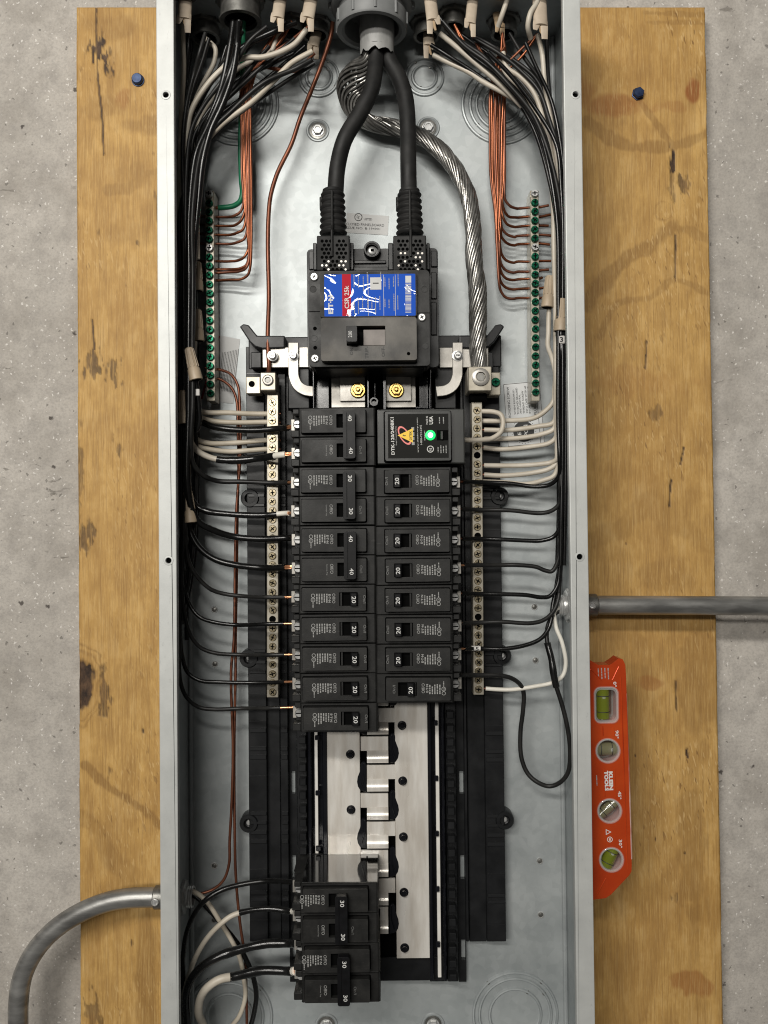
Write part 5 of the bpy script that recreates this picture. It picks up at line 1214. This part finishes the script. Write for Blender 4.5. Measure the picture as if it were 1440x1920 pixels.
# ================================================================== wire nuts
def wire_nut(label, x0, y0, x1, y1, h, w=5.2, mt='nut_tan'):
    """closed end at (x0,y0), open skirt at (x1,y1)"""
    a, e = P(x0, y0, h), P(x1, y1, h); L = (e-a).length
    root = thing('wire_nut', label, 'wire nut', e, 'tan wire nuts')
    obj('shell', M().lathe(a, [(w*.45, 0), (w*.62, .6), (w*.70, 2), (w*.86, L*.62), (w*1.0, L*.66), (w*1.08, L-.5), (w*.95, L)], axis=e-a, n=26), mt, root)
    d = (e-a).normalized(); ref = Vector((0, 1, 0)).cross(d).normalized() if abs(d.y) < .9 else Vector((1, 0, 0)); n1 = (ref-d*ref.dot(d)).normalized(); n2 = d.cross(n1)
    for q in range(10):
        t = 2*math.pi*q/10; v = n1*math.cos(t)+n2*math.sin(t)
        obj('grip_rib', M().tube([a+d*1.5+v*w*.66, a+d*(L*.6)+v*w*.86], .55, 6), mt, root)
    obj('skirt_mouth', M().lathe(a, [(w*.86, L+.02), (w*.7, L+.1)], axis=e-a, n=20), 'hole_dark', root)
wire_nut('tan wire nut highest on the left, beside the ground bar', 370, 491, 370, 546, 44)
wire_nut('tan wire nut second from the top on the left', 370, 580, 372, 640, 46)
wire_nut('tilted tan wire nut left of the ground bar foot', 354, 652, 368, 713, 72, 5.6)
wire_nut('tan wire nut against the left lip below the ground bar', 343, 732, 346, 795, 64)
wire_nut('tan wire nut lowest on the left, beside the left 30 amp feeds', 352, 919, 358, 980, 62, 5.4)
wire_nut('tan wire nut right of the right ground bar', 1031, 517, 1026, 577, 44, 5.4)
wire_nut('tan wire nut against the right lip above the taped splice', 1054, 560, 1051, 622, 60, 6.0)
sp2 = thing('taped_splice', 'black taped splice hanging below the lower right wire nut', 'wire', P(1053, 720, 50), None)
obj('wrap', M().tube(smoothpath(hpath([(1051, 618), (1052, 640), (1053, 675), (1054, 705), (1053, 724)], [58, 58, 56, 52, 50]), 8), [4.6+.25*math.sin(i*.6) for i in range(33)], 14), 'tape', sp2, smooth=60)
c = P(1054, 636, 64); obj('number_tag', M().pbox(1047, 629, 1060, 644, 60, 64), 'tag_white', sp2, bevel=.8); text('tag_number', '3', pt(1053, 636.5, 64.1), 64.1, 3.0, 4.6, 0, 'print_black', sp2, .04)
sp3 = thing('black_splice', 'black wire loop hanging below the tilted left wire nut', 'wire', P(368, 800, 50), None)
obj('wire_loop', M().tube(smoothpath(hpath([(366, 708), (370, 735), (373, 765), (374, 790), (368, 806), (359, 802), (354, 770), (352, 735)], [68, 66, 64, 62, 60, 58, 56, 54]), 8), 2.4, 10), 'ins_black', sp3, smooth=60)
c = P(368, 736, 70); obj('number_tag', M().pbox(364.5, 729, 374, 742, 66, 69.5), 'tag_white', sp3, bevel=.6)

# ================================================================== fittings through the top wall
def connector(label, px, py_at, h, r, body=13, ring_only=False):
    x = PX(px, py_at, h)
    root = thing('cable_connector', label, 'connector', (x, ZT-T, h), 'cable connectors in the top wall')
    m_ = M().lathe((x, ZT-T, h), [(r+3.5, 0), (r+3.5, 2.6), (r+2.6, 3.2), (r, 3.2)], axis=(0, -1, 0), n=26)
    for q in range(8):
        t = 2*math.pi*q/8; m_.lathe((x+(r+3.4)*math.cos(t), ZT-T, h+(r+3.4)*math.sin(t)), [(1.5, 0), (1.5, 2.5)], axis=(0, -1, 0), n=6)
    obj('locknut', m_, 'zinc_dark', root)
    b_ = obj('throat', M().lathe((x, ZT-T, h), [(r, 3.0), (r*1.0, body-2), (r*1.06, body-1.6), (r*1.06, body), (r*.82, body), (r*.8, body-5)], axis=(0, -1, 0), n=26), 'zinc_dark', root)
    obj('throat_dark', M().lathe((x, ZT-T, h), [(r*.81, body-4.6), (r*.5, body-4.5)], axis=(0, -1, 0), n=22), 'hole_dark', b_)
    return x
def jacket(label, px, py, h, w=6.0, lean=0, flap=1, mt='jacket'):
    x = PX(px, py, h); z1 = PZ(px, py, h)
    root = thing('cable_jacket', label, 'cable sheath', (x, z1, h), 'cut ends of cable sheath')
    top = Vector((x-lean, ZT-6, h-4)); end = Vector((x, z1+9, h)); L = (top-end)
    obj('sheath', M().tube([top, top.lerp(end, .5), end], w, 16, .55), mt, root, smooth=60)
    for s in (-1, 1):
        a = end+Vector((s*w*.47, 5, 0)); big = s == flap
        e = Vector((x+s*w*(.50 if big else .85), z1-(3 if big else -4), h+(.6 if big else 3.0)))
        pth = smoothpath([a, a.lerp(e, .45)+Vector((0, 0, .4)), e], 5)
        obj('split_flap', M().tube(pth, [w*(.52-.10*(i/10)**2-(.0 if big else .16*(i/10)**3)) for i in range(len(pth))], 10, .17), mt, root, smooth=60)
    obj('paper_filler', M().tube([end+Vector((0, 3, 0)), Vector((x+1, z1+5, h-1)), Vector((x+2.5, z1+1, h-1))], [w*.4, w*.3, w*.15], 8, .5), 'paper', root)
for px, py, h, r, bd, lab in ((346, -20, 78, 10, 6, 'zinc connector in the top left corner, holding the corner jacket'), (451, 20, 62, 18, 20, 'wide round zinc fitting holding the thick black wires at top left'),
        (519, -20, 78, 10, 6, 'zinc connector left of the bushing, front row, second from it'), (578, -20, 78, 10, 6, 'zinc connector front row next to the bushing on its left'), (592, 60, 26, 12, 12, 'zinc connector back row next to the bushing on its left'),
        (385, 60, 26, 13, 14, 'dark zinc connector back row behind the corner jacket at top left'), (548, 20, 30, 11, 12, 'zinc connector back row between the two pale jackets at top left'),
        (811, -20, 78, 10, 6, 'zinc connector front row next to the bushing on its right'), (800, 55, 26, 12, 14, 'zinc connector back row next to the bushing on its right'), (850, 30, 40, 11, 14, 'stubby zinc connector second right of the bushing, back row'),
        (882, -20, 78, 10, 6, 'zinc connector front row second right of the bushing'), (942, -20, 78, 10, 6, 'zinc connector front row third right of the bushing'), (945, 60, 28, 12, 14, 'zinc connector back row above the right copper bundle'),
        (1014, -20, 78, 10, 6, 'zinc connector in the top right corner')):
    connector(lab, px, py, h, r, bd)
jacket('pale cable jacket split open in the top left corner', 346, 56, 74, 6.0)
jacket('pale split cable jacket second left of the bushing', 521, 54, 74, 5.6, -2, 1)
jacket('pale split cable jacket front row just left of the bushing', 577, 54, 74, 5.8, -3, 1)
jacket('tan cable jacket low behind, just left of the bushing', 588, 106, 27, 5.2, -3, 1)
jacket('pale split cable jacket front row just right of the bushing', 812, 58, 74, 5.8, 2, -1)
jacket('pale cable jacket low behind, just right of the bushing', 804, 104, 27, 5.2, 0, -1)
jacket('pale pointed cable jacket second right of the bushing', 882, 64, 72, 5.0, -3, 1)
jacket('torn tan cable jacket above the right copper bundle', 938, 72, 50, 4.4, 2, 1, 'paper')
jacket('pale cable jacket split open in the top right corner', 1014, 68, 72, 6.6, 0, 1)
wire('white_wire', 'white wire bowed out over the top right corner jacket', [(1014, -40), (1008, 0), (994, 25), (990, 50), (995, 72)], [70, 72, 74, 70, 60], 2.4, 'ins_white')
wire('white_wire', 'white wire dropping into the torn jacket above the right copper bundle', [(958, -40), (950, 0), (940, 30), (934, 50)], [70, 70, 66, 60], 2.4, 'ins_white')
# grey bushing with the service cable sheath
bx0 = PX(697, 60, 56); hB = 56
root = thing('conduit_bushing', 'big round grey conduit bushing in the middle of the top wall', 'bushing', (bx0, ZT-T, hB), None)
m_ = M().lathe((bx0, ZT-T, hB), [(37, 0), (37, 5), (35, 6.2), (31, 6.2)], axis=(0, -1, 0), n=44)
for q in range(10):
    t = 2*math.pi*q/10; m_.lathe((bx0+37*math.cos(t), ZT-T, hB+37*math.sin(t)), [(2.6, 0), (2.6, 5.2)], axis=(0, -1, 0), n=8)
obj('locknut', m_, 'pvc_grey', root)
obj('threads', M().lathe((bx0, ZT-T, hB), [(30.5, 5.5)]+[(29.6+(k % 2)*1.0, 6+k*.9) for k in range(6)]+[(29.6, 12)], axis=(0, -1, 0), n=44, caps=False), 'pvc_grey', root)
m_ = M().lathe((bx0, ZT-T, hB), [(31.0, 11.5), (32.5, 12.5), (32.5, 24.5), (31.5, 26.2), (27.5, 26.4), (25.0, 24.5), (24.5, 6)], axis=(0, -1, 0), n=48, caps=False)
bz = obj('bushing_ring', m_, 'pvc_grey', root)
for q in range(10):
    t = 2*math.pi*q/10+.2; obj('grip_lug', M().lathe((bx0+32.3*math.cos(t), ZT-T, hB+32.3*math.sin(t)), [(1.5, 13), (1.5, 23.5)], axis=(0, -1, 0), n=8), 'pvc_grey', bz)
obj('bore', M().lathe((bx0, ZT-T, hB), [(25, 5.8), (10, 5.9)], axis=(0, -1, 0), n=32), 'hole_dark', root)
a, e = P(706, 20, 56), P(707, 104, 50)
sh = thing('service_sheath', 'grey outer sheath of the service cable below the bushing', 'cable sheath', e, None)
m_ = M(); pa = [Vector((a.x, ZT-8, 56)), a.lerp(e, .5), e]
n = 30; vs = []; fs = []
for i, p in enumerate(pa):
    for k_ in range(n):
        t = 2*math.pi*k_/n; z = p.y+(random.uniform(-2.2, 2.4) if i == 2 else 0); vs.append((p.x+15.6*math.cos(t), z, p.z+13.5*math.sin(t)))
for i in range(2):
    for k_ in range(n): j = (k_+1) % n; fs.append((i*n+k_, i*n+j, (i+1)*n+j, (i+1)*n+k_))
obj('sheath', m_.add(vs, fs), 'jacket_grey', sh, smooth=60)
obj('sheath_inside', M().lathe((e.x, e.y+5, e.z), [(14.6, 0), (3, .2)], axis=(0, -1, 0), n=24), 'hole_dark', sh)
obj('collar', M().lathe((e.x, e.y+16, e.z), [(16.0, 0), (16.2, -9), (15.8, -9.5)], axis=(0, -1, 0), n=32, caps=False), 'jacket_grey', sh)

# ================================================================== conduits
def conduit(label, pts, hs, con, scr, lock, inward):
    path = smoothpath(hpath(pts, hs), 12)
    root = thing('steel_conduit', label, 'conduit', path[0], 'thin-wall conduits')
    obj('pipe', M().tube(path, 8.9, 24), 'emt', root, smooth=60)
    p = P(*con); xw = XR if inward < 0 else XL; s = -inward
    cc = obj('connector', M().lathe((xw, p.y, p.z), [(10.4, .2), (10.4, 3), (11.4, 3.2), (11.4, 11), (10.6, 11.4), (10.6, 24), (9.4, 25)], axis=(s, 0, 0), n=28), 'zinc_dark', root)
    q = P(*scr); obj('set_screw', M().lathe((q.x, q.y, 0), [(3.4, q.z-3), (3.4, q.z+.6), (2.6, q.z+1.2), (1.8, q.z+.4)], n=16), 'zinc', cc)
    m_ = M().lathe((xw+inward*1.6, p.y, p.z), [(14.2, 0), (14.2, 2.6), (13, 3.2), (9.5, 3.2)], axis=(inward, 0, 0), n=28)
    for k_ in range(8):
        t = 2*math.pi*k_/8; m_.lathe((xw+inward*1.6, p.y+14.2*math.sin(t), p.z+14.2*math.cos(t)), [(1.8, 0), (1.8, 2.4)], axis=(inward, 0, 0), n=6)
    obj('locknut', m_, 'zinc', root)
    obj('throat', M().lathe((xw+inward*1.6, p.y, p.z), [(10, 3), (10, 5), (9.4, 6), (10, 7), (9.4, 8), (10, 9), (9.4, 10), (7.8, 10), (7.6, 5)], axis=(inward, 0, 0), n=26), 'zinc', root)
conduit('straight steel conduit leaving the right side of the box above the level', [(1100, 1134.5), (1180, 1134.7), (1300, 1135.2), (1470, 1136.5), (1640, 1138), (2200, 1143)], [28], (1110, 1134.5, 28), (1111, 1135, 39), None, -1)
conduit('bent steel conduit leaving the left side of the box', [(318, 1682), (296, 1682), (268, 1682.5), (240, 1684), (205, 1690), (168, 1703), (125, 1726), (88, 1756), (60, 1792), (42, 1832), (35, 1875), (34, 1930), (35, 2020), (37, 2500)], [28], (296, 1682, 28), (290.5, 1692, 39), None, 1)

# ================================================================== torpedo level
hF = 72.0; hb_ = 54.0
lv = thing('torpedo_level', 'orange torpedo level clinging to the right side of the box', 'level', P(1150, 1686, hb_), None)
def q2(x, y): q = P(x, y, hF); return (q.x, q.y)
XW = XR+.6
outl = [(XW, q2(1100, 1240)[1]), (XW+3, q2(1100, 1234)[1]), q2(1108, 1239), q2(1122, 1247), q2(1143, 1247), q2(1152, 1241), q2(1160, 1234.5), q2(1168, 1236.5), q2(1172.5, 1247), q2(1174, 1270), q2(1179, 1440), q2(1184.5, 1622), q2(1184, 1634), q2(1180, 1641), q2(1146, 1677), q2(1136, 1684), q2(1112, 1687), (XW, q2(1100, 1688)[1])]
circ = [(1139.7, 1407.8), (1143, 1520.5), (1146.5, 1612)]
holes = [rrect(q2(1115, 0)[0], q2(1158.5, 0)[0], q2(1137, 1355)[1], q2(1137, 1289)[1], 4, 4)]
holes[0] = prrect(1115, 1289, 1158.5, 1355, hF, 5, 5)
for x, y in circ: c = P(x, y, hF); holes.append(circle(c.x, c.y, 10.4, 30))
bd = obj('body', M().prism(outl, hb_, hF, holes), 'level_orange', lv, bevel=.8, seg=2)
# raised ribs and the worn bare edge
e0, e1 = P(1166, 1262, hF), P(1177, 1632, hF)
obj('worn_edge', M().tube([P(1173.5, 1300, hF-1.2), P(1178, 1440, hF-1.2), P(1183, 1610, hF-1.2)], [.9, 1.3, 1.3], 8), 'level_edge', bd)
for a_, e_ in (((1164, 1270), (1170, 1440)), ((1170, 1440), (1176.5, 1630)), ((1130, 1362), (1131, 1380)), ((1150, 1362), (1151, 1380)), ((1131, 1436), (1134, 1494)), ((1152, 1440), (1154, 1494)), ((1108, 1255), (1128, 1275)), ((1160, 1250), (1148, 1275)), ((1120, 1676), (1136, 1646))):
    obj('face_rib', M().tube([P(*a_, hF), P(*e_, hF)], .55, 8), 'level_orange', bd)
for i, hl in enumerate(holes):
    cx = sum(p[0] for p in hl)/len(hl); cz = sum(p[1] for p in hl)/len(hl)
    loop = [(p[0], p[1], hF+.15) for p in hl]+[(hl[0][0], hl[0][1], hF+.15)]
    wn = obj('window_insert', M().tube(loop, .9, 8), 'clear_plastic', lv)
    obj('window_back', M().prism(hl, hb_+.5, hb_+2), 'level_inside', wn)
    obj('window_wall', M().prism([(cx+(p[0]-cx)*.985, cz+(p[1]-cz)*.985) for p in hl], hb_+2.1, hF-.6, [[(cx+(p[0]-cx)*.84, cz+(p[1]-cz)*.86) for p in hl]]), 'clear_plastic', wn)
    ang, L, r, mt = ((90, 27, 6.2, 'vial_green'), (0, 19, 6.0, 'vial_pale'), (40, 19, 4.6, 'vial_pale'), (66, 19, 6.2, 'vial_green'))[i]
    d = Vector((math.cos(math.radians(ang)), math.sin(math.radians(ang)), 0)); c = Vector((cx-(1.4 if i == 0 else 0), cz, 64))
    vl = obj('vial', M().lathe(c-d*L/2, [(r*.9, 0), (r, .6), (r, L-.6), (r*.9, L)], axis=d, n=22), mt, lv)
    for t in (-.26, .26): obj('vial_line', M().lathe(c+d*L*t-d*.35, [(r+.06, 0), (r+.06, .7)], axis=d, n=22, caps=False), 'print_black', vl)
    obj('bubble', M().lathe(c+d*(L*.22)+Vector((0, 0, r*.55)), [(.4, -3), (r*.4, -2), (r*.5, 0), (r*.4, 2), (.4, 3)], axis=d, n=14), 'clear_plastic', vl)
hT = hF+.08
for s, x, y, L in (('0°', 1153, 1283, 4.6), ('90°', 1157, 1377, 7.2), ('45°', 1162, 1491, 7.2), ('30°', 1163.5, 1582, 7.2)):
    text('angle_mark', s, pt(x, y, hT), hT, L, 3.0, -90, 'print_white', bd, .02)
text('maker_name', 'KLEIN', pt(1145.5, 1464, hT), hT, 16.5, 3.6, -88.5, 'print_white', bd, .06); text('maker_name', 'TOOLS', pt(1137, 1464, hT), hT, 17.5, 3.6, -88.5, 'print_white', bd, .06)
dm = M()
for k_, L in enumerate((8, 10, 9, 10)): dashes(dm, pt(1122+k_*6.2, 1262+k_ % 2, hT), hT, L, .9, -88, rnd)
dashes(dm, pt(1119, 1463, hT), hT, 9, .9, -88, rnd); obj('fine_print', dm, 'print_grey', bd, smooth=0, kind='stuff')
c = P(1141, 1560, hT); m_ = M(); vs = [(c.x-2.4, c.y+2.6, hT), (c.x-2.4, c.y-2.6, hT), (c.x+2.6, c.y, hT)]; g_ = Vector((c.x-.7, c.y, hT))
vs += [tuple(g_.lerp(Vector(v), .62)) for v in vs]; m_.add(vs, [(0, 1, 4, 3), (1, 2, 5, 4), (2, 0, 3, 5)]); obj('warning_mark', m_, 'print_white', bd, smooth=0)
c = P(1143.5, 1574, hT); obj('goggles_mark', M().lathe((c.x, c.y, 0), [(2.5, hT-.05), (2.5, hT), (1.9, hT), (1.9, hT-.05)], n=14, caps=False), 'print_white', bd); text('goggles_letter', '8', (c.x, c.y), hT, 1.8, 2.4, 0, 'print_white', bd, .02)
